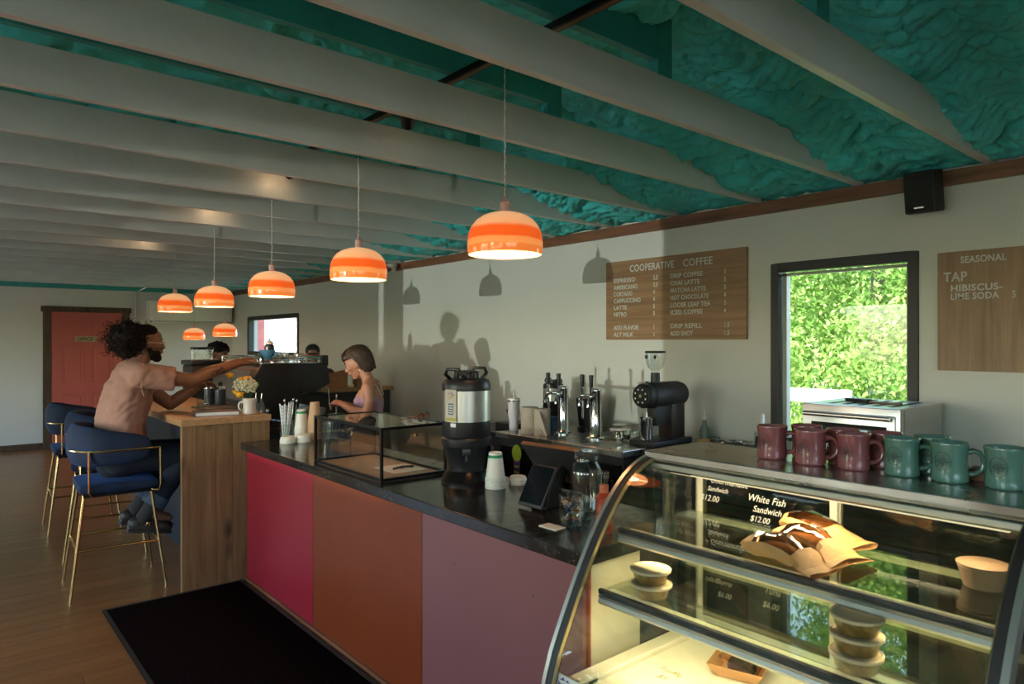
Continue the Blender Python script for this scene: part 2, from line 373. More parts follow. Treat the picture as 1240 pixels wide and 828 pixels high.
# door to the office
door = struct(thing('door_1', None, None, (1.345, 12.2, 0)))
MB().box(-.105, -.003, -.03, 0, 0, 2.03).box(.928, 1.035, -.03, 0, 0, 2.03).box(-.13, 1.06, -.036, 0, 2.03, 2.115).build('door_casing', DOORFR, door, False, bev=.004)
MB().box(0, .925, -.02, 0, .01, 2.03).build('door_leaf', CORAL, door, False)
def raised(x0, x1, z0, z1):
    b = MB(); w = .022
    b.box(x0, x1, -.025, -.02, z0, z0+w).box(x0, x1, -.025, -.02, z1-w, z1).box(x0, x0+w, -.025, -.02, z0+w, z1-w).box(x1-w, x1, -.025, -.02, z0+w, z1-w)
    b.box(x0+.05, x1-.05, -.027, -.02, z0+.05, z1-.05); b.build('door_panel', CORAL, door, False, bev=.004)
for x0, x1 in ((.13, .42), (.51, .80)):
    for z0, z1 in ((.22, .80), (.95, 1.55), (1.68, 1.90)): raised(x0, x1, z0, z1)
sg = MB().box(.30, .585, -.031, -.0275, 1.585, 1.665).build('door_sign', mat('tan_sign', (.42, .36, .20), .6), door, False)
text('OFFICE', .075, INK, sg, face_mx((.325, -.032, 1.60), (1, 0, 0), (0, 0, 1)), 'lettering', .001, .85, bold=.001)
MB().cyl((.86, -.02, .95), (.86, -.06, .95), .018).ell((.86, -.075, .95), .03).box(.84, .88, -.024, -.02, 1.07, 1.13).build('door_knob', mat('aged_brass', (.35, .26, .13), .35, .9), door)
# ceiling: spray foam between rafters
def worley(P, cell, seed):
    """distance to the nearest jittered point"""
    q = P/cell; b = np.floor(q).astype(np.int64); best = np.full(len(P), 9.0)
    for i in (-1, 0, 1):
        for j in (-1, 0, 1):
            c = b+np.array([i, j]); h = (c[:, 0]*73856093) ^ (c[:, 1]*19349663) ^ (seed*83492791)
            h = (h ^ (h >> 13))*1274126177 & 0x7fffffff; jx = (h % 1000)/1000.0; h2 = (h*1103515245+12345) & 0x7fffffff; jy = (h2 >> 8) % 1000/1000.0
            d = np.hypot(q[:, 0]-c[:, 0]-jx, q[:, 1]-c[:, 1]-jy); best = np.minimum(best, d)
    return best
def foam_mesh(x0, x1, y0, y1, res):
    nx = int((x1-x0)/res)+1; ny = int((y1-y0)/res)+1
    X, Y = np.meshgrid(np.linspace(x0, x1, nx), np.linspace(y0, y1, ny), indexing='ij'); x = X.ravel(); y = Y.ravel()
    wx = x+.05*np.sin(y*9+x*4)+.03*np.sin(y*23+1); wy = y+.04*np.sin(x*11+y*3)+.02*np.sin(x*27)
    base = np.interp(x, [-3, 1.9, 2.25, 2.95, 3.5, 3.98], [2.84, 2.87, 2.90, 2.72, 2.585, 2.495])
    bay = np.cos((y-1.02)/.61*2*PI)                     # the foam laps down against every rafter
    edge = np.interp(x, [2.0, 2.8, 3.97], [.5, 1.0, .8])
    z = base-.035*bay*edge*np.clip((3.9-x)*2, 0, 1)
    P = np.stack([wx*1.25, wy], 1)
    a = worley(P, .14, 3); b = worley(P*np.array([1.0, 1.25]), .066, 5); c = worley(P, .036, 9)
    amp = np.interp(x, [3.6, 3.97], [1, .45])
    dome = lambda d: np.sqrt(np.clip(1-(d/.80)**2, 0, 1))
    bumps = .046*dome(a)+.034*dome(b)+.017*dome(c)
    ridge = .012*np.sin(wx*46+3*np.sin(wy*7))
    z = z-amp*(bumps+ridge*np.clip(np.sin(wx*3+wy*2)+.3, 0, 1))
    hx = x-amp*.03*np.cos(a*9)*0; V = np.stack([hx, y, z], 1)
    i = np.arange(nx*ny).reshape(nx, ny); F = np.stack([i[:-1, :-1], i[:-1, 1:], i[1:, 1:], i[1:, :-1]], -1).reshape(-1, 4)
    return V, F
def np_obj(name, V, F, m, parent=None):
    me = bpy.data.meshes.new(name); me.vertices.add(len(V)); me.vertices.foreach_set('co', V.astype(np.float32).ravel())
    me.loops.add(F.size); me.loops.foreach_set('vertex_index', F.astype(np.int32).ravel()); me.polygons.add(len(F))
    me.polygons.foreach_set('loop_start', np.arange(0, F.size, F.shape[1], dtype=np.int32)); me.polygons.foreach_set('loop_total', np.full(len(F), F.shape[1], dtype=np.int32))
    me.update(); me.validate(); me.polygons.foreach_set('use_smooth', [True]*len(me.polygons)); me.materials.append(m)
    o = bpy.data.objects.new(name, me); C.objects.link(o)
    if parent is not None: o.parent = parent
    return o
V1, F1 = foam_mesh(1.0, 3.98, .0, 4.6, .0095)
V2, F2 = foam_mesh(-3.0, 1.0, -3.2, 4.6, .04); V3, F3 = foam_mesh(-3.0, 3.98, 4.6, 12.2, .03); V4, F4 = foam_mesh(1.0, 3.98, -3.2, 0, .04)
Vs = []; Fs = []; off = 0
for V, F in ((V1, F1), (V2, F2), (V3, F3), (V4, F4)): Vs.append(V); Fs.append(F+off); off += len(V)
ceiling = struct(np_obj('ceiling', np.concatenate(Vs), np.concatenate(Fs), FOAM))
MB().box(-3.16, 4.12, -3.4, 12.4, 3.2, 3.3).build('roof_light_block', BLACKF, ceiling, False)  # unseen slab added above the foam to block light
jm = MB().box(-3.0, 3.925, 0, .038, 2.445, 2.603).mesh('joist', J_PAINT, False)
cm = MB().box(-3.0, 2.16, .002, .036, 2.655, 3.0).mesh('rafter_chord', TEAL, False)
pm = MB().box(2.10, 2.185, -.004, .042, 2.60, 3.0).mesh('rafter_post', TEAL, False)
k = -6
while 1.025+.61*k < 12.1:
    for nm, me in (('joist', jm), ('rafter_chord', cm), ('rafter_post', pm)):
        o = bpy.data.objects.new(nm, me); C.objects.link(o); o.parent = ceiling; o.location = (0, .60+.61*(k+.7), 0)
        o.location.y = 1.012+.61*k
        if nm == 'joist':
            d = o.modifiers.new('b', 'BEVEL'); d.width = .003; d.segments = 2
    k += 1

# outdoors
GRASS = mat('summer_grass', (.16, .24, .05), .9, var=.35, vscale=1.5)
GRAVEL = mat('pale_gravel_lot', (.50, .48, .44), .9, var=.12, vscale=2)
struct(MB().box(4.13, 60, -30, 8.6, -.4, -.3).box(-60, -20, -40, 60, -.4, -.3).build('lawn_ground', GRASS, smooth=False))
struct(MB().box(4.13, 60, 8.6, 60, -.4, -.3).box(-20, -3.17, -40, 60, -.4, -.3).build('gravel_ground', GRAVEL, smooth=False))
LEAF = bpy.data.materials.new('leaf'); LEAF.use_nodes = True; nt = LEAF.node_tree; nt.nodes.clear()
ge = ND(nt, 'ShaderNodeNewGeometry'); lr = ND(nt, 'ShaderNodeValToRGB'); L(nt, ge.outputs['Random Per Island'], lr.inputs[0])
lr.color_ramp.elements[0].color = (.14, .30, .045, 1); lr.color_ramp.elements[1].color = (.55, .68, .22, 1)
dd = ND(nt, 'ShaderNodeBsdfDiffuse'); tt = ND(nt, 'ShaderNodeBsdfTranslucent'); ms = ND(nt, 'ShaderNodeMixShader', i_0=.4); oo = ND(nt, 'ShaderNodeOutputMaterial')
L(nt, lr.outputs[0], dd.inputs[0]); L(nt, lr.outputs[0], tt.inputs[0]); L(nt, dd.outputs[0], ms.inputs[1]); L(nt, tt.outputs[0], ms.inputs[2]); L(nt, ms.outputs[0], oo.inputs[0])
BARK = mat('grey_bark', (.12, .09, .07), .9, bump=.5)
def tree(loc, blobs, nleaf, leaf, label, seed):
    rnd = np.random.RandomState(seed)
    t = thing('tree', label, 'tree', loc, 0, None)
    pts = []
    for (cx, cy, cz, r) in blobs:
        k = int(nleaf*r*r/sum(b[3]**2 for b in blobs))
        sub = rnd.normal(size=(max(6, k//260), 3)); sub /= np.linalg.norm(sub, axis=1)[:, None]; sub = sub*rnd.uniform(.55, 1.0, (len(sub), 1))*r
        idx = rnd.randint(0, len(sub), k); p = sub[idx]+rnd.normal(size=(k, 3))*r*.17
        pts.append(p+np.array([cx, cy, cz]))
    P = np.concatenate(pts); n_ = len(P); a = rnd.normal(size=(n_, 3)); a /= np.linalg.norm(a, axis=1)[:, None]
    b = np.cross(a, rnd.normal(size=(n_, 3))); b /= np.linalg.norm(b, axis=1)[:, None]; s = leaf*rnd.uniform(.6, 1.3, (n_, 1))
    V = np.stack([P-a*s, P+b*s*.45, P+a*s, P-b*s*.45], 1).reshape(-1, 3); F = np.arange(n_*4).reshape(-1, 4)
    f = np_obj('foliage', V, F, LEAF, t); f.data.polygons.foreach_set('use_smooth', [False]*len(f.data.polygons)); f['kind'] = 'stuff'
    tr = MB()
    tr.tube([(0, 0, -.3), (.05, .03, .8), (-.03, .06, 1.8), (.05, 0, 3.0)], [.16, .13, .11, .07], 10)
    for (cx, cy, cz, r) in blobs[:5]: tr.tube([(0, 0, 1.3), (cx*.5, cy*.5, (1.3+cz)*.5+.2), (cx, cy, cz)], [.07, .05, .02], 6)
    tr.build('trunk', BARK, t)
tree((10.2, 4.0, -.02), [(0, 0, 2.6, 1.4), (.3, 1.5, 2.2, 1.3), (-.2, -1.4, 2.3, 1.2), (-.5, .5, 1.0, 1.0), (-.4, -.9, .9, .9), (0, 0, 4.1, 1.2)], 70000, .045, 'sunlit leafy tree nearest outside the right window', 1)
tree((20.5, 10.4, -.02), [(0, 0, 3, 2.2), (0, -2, 2.2, 1.7), (0, 2, 2.2, 1.8), (0, 0, 1.0, 1.4), (0, 0, 5, 1.7)], 34000, .08, 'big tree standing further off at left behind the window foliage', 2)
tree((15.6, 3.6, -.02), [(0, 0, 3, 2.2), (0, -2, 2.0, 1.7), (0, 1.6, 2.2, 1.8), (0, 0, .9, 1.4), (0, 0, 5, 1.7)], 34000, .08, 'big tree standing further off at right behind the window foliage', 3)
tree((-13, -5.5, -.02), [(0, 0, 3.2, 2.2), (0, -2, 2.6, 1.7), (0, 1.7, 2.6, 1.5), (0, 0, 5.2, 1.7)], 9000, .16, 'tree across the lot, mirrored in the pastry case glass', 4)
tree((-14, 12.5, -.02), [(0, 0, 3.2, 2.4), (0, -1.8, 2.6, 1.7), (0, 2, 2.6, 1.8), (0, 0, 5.2, 1.7)], 9000, .16, 'tree across the lot beyond the far left window', 5)
t = thing('rail_fence', 'pale rail fence on the lawn beyond the right window', 'fence', (7.9, 3.25, -.3))
MB().box(-.03, .03, .15, 1.35, 1.17, 1.33).build('rail', WHITE, t, False, bev=.004)
for q in (.25, 1.25): MB().box(.031, .12, q-.05, q+.05, 0, 1.33).build('post', WHITE, t, False)
t = thing('white_building', 'white building across the lot seen through the far window', 'building', (13, 29, -.3))
MB().box(0, 4, -6, 8, 0, 3.0).build('facade', mat('white_stucco', (.8, .8, .78), .8), t, False)
MB().box(-.3, 4.3, -6.3, 8.3, 3.0, 3.25).build('roof', GRAVEL, t, False)
t = MB().box(-.07, .07, -.07, .07, 0, 3).build('red_post', mat('faded_red_paint', (.42, .12, .11), .6), None, False, loc=(4.9, 13.45, -.3)); tag(t, 'faded red post just outside the far window', 'post')
# ================================================================ LAMPS
def shade_mat():
    m, nt, p = newmat('banded_orange_glass')
    tc = ND(nt, 'ShaderNodeTexCoord'); sx = ND(nt, 'ShaderNodeSeparateXYZ'); L(nt, tc.outputs['Object'], sx.inputs[0])
    nz = ND(nt, 'ShaderNodeTexNoise', i_Scale=5.0, i_Detail=2.0); L(nt, tc.outputs['Object'], nz.inputs['Vector'])
    wob = ND(nt, 'ShaderNodeMath', operation='MULTIPLY_ADD', i_1=.022, i_2=-.011); L(nt, nz.outputs[0], wob.inputs[0])
    ad = ND(nt, 'ShaderNodeMath', operation='ADD'); L(nt, sx.outputs[2], ad.inputs[0]); L(nt, wob.outputs[0], ad.inputs[1])
    mr = ND(nt, 'ShaderNodeMapRange', i_1=0.0, i_2=.165); L(nt, ad.outputs[0], mr.inputs[0])
    cr = ND(nt, 'ShaderNodeValToRGB'); e = cr.color_ramp.elements; L(nt, mr.outputs[0], cr.inputs[0])
    e[0].position = 0; e[0].color = (.85, .20, .035, 1); e[1].position = 1.0; e[1].color = (.95, .50, .24, 1)
    for pos, c in ((.16, (.85, .20, .035)), (.20, (.95, .30, .075)), (.32, (.95, .28, .07)), (.36, (.92, .11, .012)), (.58, (.95, .12, .014)), (.66, (.95, .38, .16))):
        n = e.new(pos); n.color = (*c, 1)
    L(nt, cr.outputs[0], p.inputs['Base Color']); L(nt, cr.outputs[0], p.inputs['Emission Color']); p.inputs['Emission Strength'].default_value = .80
    p.inputs['Roughness'].default_value = .12; p.inputs['Coat Weight'].default_value = .5; return m
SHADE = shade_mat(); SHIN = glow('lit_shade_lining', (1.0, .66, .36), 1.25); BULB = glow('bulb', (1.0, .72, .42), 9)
CORD = mat('grey_twist_cord', (.62, .59, .54), .8, var=.5, vscale=120); SOCKET = mat('pale_pink_socket', (.66, .42, .38), .5)
def pendant(zb, ztop, label, loc, power=3.2):
    t = thing('pendant_lamp', label, 'lamp', (*loc, zb), 0, 'orange glass pendants over the bar and counter')
    out = [(.149, 0), (.1525, .02), (.1525, .055), (.148, .085), (.137, .112), (.119, .136), (.094, .154), (.064, .166), (.034, .172), (.02, .173)]
    inn = [(r-.004 if r > .03 else r, max(0, z-.004)) for r, z in out]
    MB().lathe(out, 48, caps=False).build('lamp_shade', SHADE, t, ang=80)
    MB().lathe([(.149, 0)]+inn[0:], 48, caps=False).build('shade_lining', SHIN, t, ang=80)
    MB().lathe([(.018, .168), (.022, .17), (.023, .174), (.020, .178), (.019, .205), (.021, .207), (.021, .213), (.012, .220), (.007, .235)], 20).build('socket', SOCKET, t)
    pts = [(.0018*math.cos(i*1.3), .0018*math.sin(i*1.3), .233+i*.011) for i in range(int((ztop-zb-.233)/.011)+1)]
    MB().tube(pts, .0034, 5).build('cord', CORD, t)
    MB().ell((0, 0, .07), .032).cyl((0, 0, .095), (0, 0, .168), .014).build('bulb', BULB, t)
    l = light('lamp_light', 'POINT', (0, 0, .035), power, (1, .62, .32), shadow_soft_size=.05); l.parent = t
    return t
for i, (lx, ly, zb, w) in enumerate([(1.765, 2.125, 1.932, 'nearest and largest orange glass pendant lamp'), (1.765, 3.37, 1.918, 'second nearest orange pendant, above the glass display box'),
        (1.765, 4.615, 1.89, 'third orange pendant, hanging over the end of the wooden bar'), (1.77, 5.88, 1.87, 'fourth orange pendant, above the reaching man\'s outstretched arm'), (1.77, 7.08, 1.87, 'fifth orange pendant, farthest of the high row and right of the coral door')]):
    pendant(zb, 2.9, w, (lx, ly))
pendant(1.655, 2.9, 'small orange pendant in the low far pair, the right one', (2.98, 9.45)); pendant(1.615, 2.9, 'small orange pendant in the low far pair, the left one', (2.95, 10.75))
# light track above the joists
t = thing('light_track', 'long black lighting track running above the white joists', 'track light', (1.60, .6, 2.628))
MB().box(-.018, .018, 0, 9.5, 0, .026).build('track_rail', BLACKM, t, False, bev=.002)
MB().box(-.008, .008, 0.01, 9.49, -.002, .0).build('track_slot', mat('copper_conductor', (.30, .15, .07), .4, .8), t, False)
def head(loc, label, d, pw=1.2):
    h = thing('track_spotlight', label, 'spotlight', loc, 0, 'spotlights on the ceiling track')
    d = Vector(d).normalized(); q = d.to_track_quat('Z', 'Y').to_matrix().to_4x4()
    MB().cyl((0, 0, 0), (0, 0, -.05), .008).box(-.015, .015, -.03, .03, -.012, 0).build('bracket', BLACKM, h)
    MB(Tr(0, 0, -.055) @ q).lathe([(.02, -.06), (.03, -.05), (.03, .05), (.027, .05), (.024, .03)], 16, caps=False).lathe([(.001, -.061), (.02, -.06)], 16, caps=False).build('can', BLACKM, h)
    MB(Tr(0, 0, -.055) @ q).lathe([(.001, .036), (.024, .034)], 16, caps=False).build('lens', glow('spot_lens', (1, .62, .32), 5) if 'spot_lens' not in MATS else MATS['spot_lens'], h)
    if pw <= 0: return
    l = light('spot_light', 'SPOT', (0, 0, -.055), pw, (1, .66, .36), spot_size=math.radians(150), spot_blend=1, shadow_soft_size=.02); l.parent = h; l.rotation_euler = (-d).to_track_quat('Z', 'Y').to_euler(); l.location = Vector((0, 0, -.055))+d*.055
head((1.60, 2.60, 2.628), 'nearest black spotlight hanging from the ceiling track', (.5, .75, -.35), 0)
head((1.60, 3.85, 2.628), 'second black spotlight along the ceiling track', (-.3, .9, -.3), .55)
head((1.60, 5.05, 2.628), 'third black spotlight along the track with a glowing lens', (-.2, .9, -.3), .8)
head((1.60, 6.85, 2.628), 'farthest black spotlight along the ceiling track', (-.6, .8, -.2))
# wall speaker
t = thing('wall_speaker', 'small black loudspeaker mounted high on the right wall', 'speaker', (3.96, 1.30, 2.345))
S = Ry(math.radians(-9))
MB(Tr(-.10, 0, 0) @ S).box(-.07, .07, -.072, .072, -.105, .105, bev=.012).build('speaker_body', BLACKF, t)
MB(Tr(-.10, 0, 0) @ S).box(-.078, -.071, -.064, .064, -.097, .097, bev=.003).build('speaker_grille', mat('speaker_grille_cloth', (.022, .022, .024), .8, bump=.6, bscale=400), t)
MB(Tr(-.10, 0, 0) @ S).box(-.081, -.078, -.022, .022, -.080, -.073).build('speaker_badge', ALU, t, False)
MB().box(-.05, 0, -.03, .03, -.03, .03).build('mount', BLACKM, t, False)
t = thing('security_camera', 'small white dome security camera under the joists by the far wall trim', 'camera', (3.88, 6.62, 2.445))
MB().lathe([(.062, 0), (.062, -.025), (.05, -.035)], 24).build('base', WHITE, t)
MB(Tr(0, 0, -.04)).ell((0, 0, -.01), (.047, .047, .047)).build('dome', WHITE, t)
MB().ell((-.036, -.012, -.066), .02).build('camera_lens', BLACK, t)
# ================================================================ MENU BOARDS
MX = lambda y, z: face_mx((3.9375, y, z), (0, -1, 0), (0, 0, 1))
t = thing('menu_board', 'wide walnut coffee menu board with white lettering on the right wall', 'menu board', (0, 0, 0))
MB().box(3.94, 3.958, 2.345, 3.53, 1.597, 2.186).build('panel', BOARD, t, False, bev=.002)
def mtxt(s, y, z, size, par, y2=None, sx=.78, bold=.0012):
    o = text(s, size*1.42, LETTER, par, Matrix.Identity(4), 'lettering', .0012, 1, bold=bold, sp=1.06)
    xs = [v.co.x for v in o.data.vertices]; w = max(xs)-min(xs); k = (abs(y-y2)/w) if y2 is not None else sx
    o.data.transform(MX(y, z) @ Matrix.Diagonal((k, 1, 1, 1))); return o
mtxt('COOPERATIVE', 3.295, 2.099, .050, t, 2.900); mtxt('COFFEE', 2.825, 2.099, .050, t, 2.592)
zr = [2.026, 1.975, 1.925, 1.874, 1.823, 1.772]
for s, z, e in zip(('ESPRESSO', 'AMERICANO', 'CORTADO', 'CAPPUCCINO', 'LATTE', 'NITRO'), zr, (3.245, 3.22, 3.27, 3.193, 3.325, 3.325)): mtxt(s, 3.449, z, .030, t, e)
for s, z in zip(('3.5', '3.5', '4', '4', '5', '5'), zr): mtxt(s, 3.079, z, .030, t)
for s, z, e in zip(('DRIP COFFEE', 'CHAI LATTE', 'MATCHA LATTE', 'HOT CHOCOLATE', 'LOOSE LEAF TEA', 'ICED COFFEE'), zr, (2.669, 2.69, 2.643, 2.622, 2.606, 2.669)): mtxt(s, 2.929, z, .030, t, e)
for s, z in zip(('3', '5', '5', '4', '5', '4'), zr): mtxt(s, 2.505, z, .030, t)
mtxt('ADD FLAVOR', 3.449, 1.673, .030, t, 3.208); mtxt('ALT MILK', 3.449, 1.621, .030, t, 3.258); mtxt('1', 3.079, 1.673, .030, t); mtxt('1', 3.079, 1.621, .030, t)
mtxt('DRIP REFILL', 2.929, 1.677, .030, t, 2.672); mtxt('ADD SHOT', 2.929, 1.625, .030, t, 2.742); mtxt('1.5', 2.505, 1.678, .030, t); mtxt('1.5', 2.505, 1.626, .030, t)
t = thing('seasonal_board', 'walnut seasonal drinks board at the right edge of the wall', 'menu board', (0, 0, 0))
MB().box(3.94, 3.958, .63, 1.263, 1.435, 2.036).build('panel', BOARDV, t, False, bev=.002)
mtxt('SEASONAL', 1.16, 1.976, .033, t, .967); mtxt('TAP', 1.235, 1.887, .047, t, 1.130); mtxt('HIBISCUS-', 1.204, 1.836, .032, t, .985); mtxt('LIME SODA', 1.204, 1.794, .032, t, .998); mtxt('5', .945, 1.794, .032, t)
# ================================================================ FAR WALL SERVICES
t = thing('air_conditioner', 'white wall-mounted air conditioner on the far wall', 'air conditioner', (3.28, 12.2, 1.87))
MB().box(-.66, .62, -.22, 0, .05, .38, bev=.02).build('casing', WHITE, t)
MB(Tr(0, -.19, .045) @ Rx(.5)).box(-.62, .58, -.05, .05, -.006, .006, bev=.003).build('louvre', WHITE, t)
MB().box(-.62, .58, -.20, -.02, .035, .05).build('air_outlet', BLACKF, t, False)
t = MB().tube([(0, 0, 0), (0, 0, .42), (.02, 0, .48), (.08, -.02, .52), (.14, -.1, .56)], .012, 8).box(-.025, .025, -.015, .016, .1, .12).build('conduit_pipe', ALU, None, loc=(2.47, 12.18, 1.9)); tag(t, 'grey metal conduit running up the far wall beside the door', 'pipe')

# ================================================================ BAR AND COUNTERS
t = thing('wooden_bar', 'tall oak bar with a plank end panel, stools along its left side', 'bar', (0, 0, 0))
xs = [1.19, 1.272, 1.395, 1.50, 1.622, 1.745]
for a, b_ in zip(xs, xs[1:]): MB().box(a+.0008, b_-.0008, 4.60, 4.64, 0, 1.048).build('board', OAK, t, False, bev=.0015)
for a, b_ in zip([1.18, 1.37, 1.56], [1.37, 1.56, 1.75]): MB().box(a+.0006, b_-.0006, 4.585, 6.9, 1.049, 1.09).build('top_board', OAKTOP, t, False, bev=.0025)
MB().box(1.46, 1.50, 4.64, 6.9, 0, 1.049).build('bar_front', NAVYF, t, False); MB().box(1.50, 1.74, 6.8, 6.9, 0, 1.049).build('bar_far_end', NAVYF, t, False)
t = thing('rear_bar', 'oak topped counter crossing the far end behind the staff', 'counter', (0, 0, 0))
MB().box(2.72, 3.955, 6.72, 7.18, 1.045, 1.085).build('counter_top', OAKTOP, t, False, bev=.003); MB().box(2.76, 3.95, 6.80, 7.14, 0, 1.045).build('base', GREYC, t, False)
t = thing('service_counter', 'front counter with magenta, orange and mauve panels under black stone', 'counter', (0, 0, 0))
MB().box(1.545, 2.15, 1.485, 4.583, .872, .92).build('stone_top', STONE, t, False, bev=.004)
for nm, m, a, b_, lab in (('front_panel', MAGENTA, 3.555, 4.582, 'magenta front panel'), ('front_panel', ORANGE, 2.462, 3.551, 'orange front panel'), ('front_panel', MAUVE, 1.52, 2.458, 'mauve pink front panel')):
    o = MB().box(1.585, 1.603, a, b_, .028, .870).build(nm, m, t, False, bev=.001); o['label'] = lab
    for q in (.25, .75):
        for z in (.2, .7): MB().cyl((1.5855, a+(b_-a)*q, z), (1.5842, a+(b_-a)*q, z), .0035, n=8).build('screw', BLACKF, o)
MB().box(1.578, 1.60, 1.52, 4.58, 0, .026).build('kick_strip', TRIM, t, False)
MB().box(1.604, 2.10, 1.53, 4.58, 0, .871).build('cabinet', GREYC, t, False)
MB().box(1.61, 1.86, 1.512, 1.529, .02, .87).build('end_panel', CREAM, t, False); MB().box(1.604, 1.612, 1.508, 1.53, .02, .87).build('edge_strip', ORGP, t, False)
t = thing('espresso_counter', 'low black counter behind the bar carrying the espresso machine', 'counter', (0, 0, 0))
MB().box(1.76, 2.66, 5.12, 7.4, .885, .92).build('counter_top', STONE, t, False, bev=.003); MB().box(1.80, 2.62, 5.16, 7.36, 0, .885).build('base', NAVYF, t, False)
t = MB().box(.755, 1.560, 1.2, 4.60, .0005, .010, bev=.003).build('floor_mat', RUBBER); tag(t, 'large dark entrance mat on the floor in front of the coloured counter', 'floor mat')
bd = MB().box(.755, .775, 1.2, 4.6, .0101, .0112).box(.775, 1.54, 4.58, 4.6, .0101, .0112).box(1.54, 1.56, 1.2, 4.6, .0101, .0112).build('rubber_edge', BLACKF, t, False)
# kegerator / back counter
t = thing('beer_tap_cooler', 'black back bar cooler with a stainless top and two tap towers', 'cooler', (0, 0, 0))
MB().box(3.115, 3.945, 2.66, 3.86, .893, .93).build('steel_top', STEEL, t, False, bev=.003); MB().box(3.15, 3.94, 2.68, 3.84, 0, .893).build('body', BLACKF, t, False, bev=.004)
for a, b_ in ((2.70, 3.25), (3.27, 3.82)):
    d_ = MB().box(3.128, 3.15, a, b_, .06, .84).build('door', BLACKM, t, False, bev=.004); MB().cyl((3.11, a+.04, .4), (3.11, a+.04, .75), .009).build('door_handle', BLACK, d_)
st = MB().box(3.125, 3.1275, 3.60, 3.67, .50, .80).build('sticker', mat('purple_sticker', (.09, .04, .24), .5), t, False)
MB().ell((3.125, 3.635, .80), (.002, .05, .06)).build('sticker_flower', mat('lime_sticker', (.30, .42, .03), .5), st); MB().box(3.1235, 3.125, 3.61, 3.66, .54, .59).build('sticker_badge', PAPER, st, False)
MB().box(3.1238, 3.125, 3.61, 3.66, .70, .712).box(3.1238, 3.125, 3.61, 3.66, .66, .672).box(3.1238, 3.125, 3.615, 3.655, .62, .632).build('printed_lines', MATS['lime_sticker'], st, False)
t = thing('back_counter', 'dark back counter along the right wall under the oven', 'counter', (0, 0, 0))
MB().box(3.28, 3.95, -.6, 2.655, .893, .93).build('counter_top', mat('dark_counter_top', (.04, .035, .03), .3), t, False, bev=.003); MB().box(3.32, 3.94, -.58, 2.655, 0, .893).build('base', GREYC, t, False)
t = thing('side_counter', 'black equipment cabinet beyond the tap cooler', 'counter', (0, 0, 0))
MB().box(3.30, 3.95, 3.87, 4.6, .85, .885).build('counter_top', BLACK, t, False, bev=.003); MB().box(3.33, 3.94, 3.88, 4.58, 0, .85).build('base', BLACKF, t, False)
def tower(loc, ya, label):
    t = thing('tap_tower', label, 'beer tap', loc, 0, 'tap towers')
    MB().lathe([(.062, 0), (.062, .008), (.046, .016), (.041, .03), (.0385, .035), (.0385, .315), (.04, .32), (.04, .328), (.035, .34), (.001, .345)], 28).build('column', CHROME, t)
    for fy, fx in ((ya, 0), (-.012, -.035)):
        f = MB()
        f.cyl((0, 0, .285), (fx, fy, .285), .011) if fy == ya else f.cyl((-.03, fy, .285), (-.05, fy, .285), .011)
        x0 = -.02 if fy == ya else -.052
        f.ell((x0, fy, .285), .019); f.cyl((x0, fy, .285), (x0-.004, fy, .345), .010, .012); f.tube([(x0, fy, .28), (x0-.02, fy, .265), (x0-.035, fy, .235), (x0-.036, fy, .215)], [.013, .012, .009, .009], 10)
        if fy == ya: f.cyl((x0, fy, .25), (x0, fy, .13), .009, .006)
        o = f.build('faucet', CHROME, t); MB().lathe([(.010, 0), (.012, .01), (.016, .075), (.016, .083), (.001, .087)], 14, Tr(x0-.004, fy, .345)).build('tap_handle', BLACK, o)
    return t
tower((3.41, 3.46, .93), .13, 'left chrome tap tower with two black handles on the cooler')
tower((3.40, 3.14, .93), .10, 'right chrome tap tower with two black handles on the cooler')

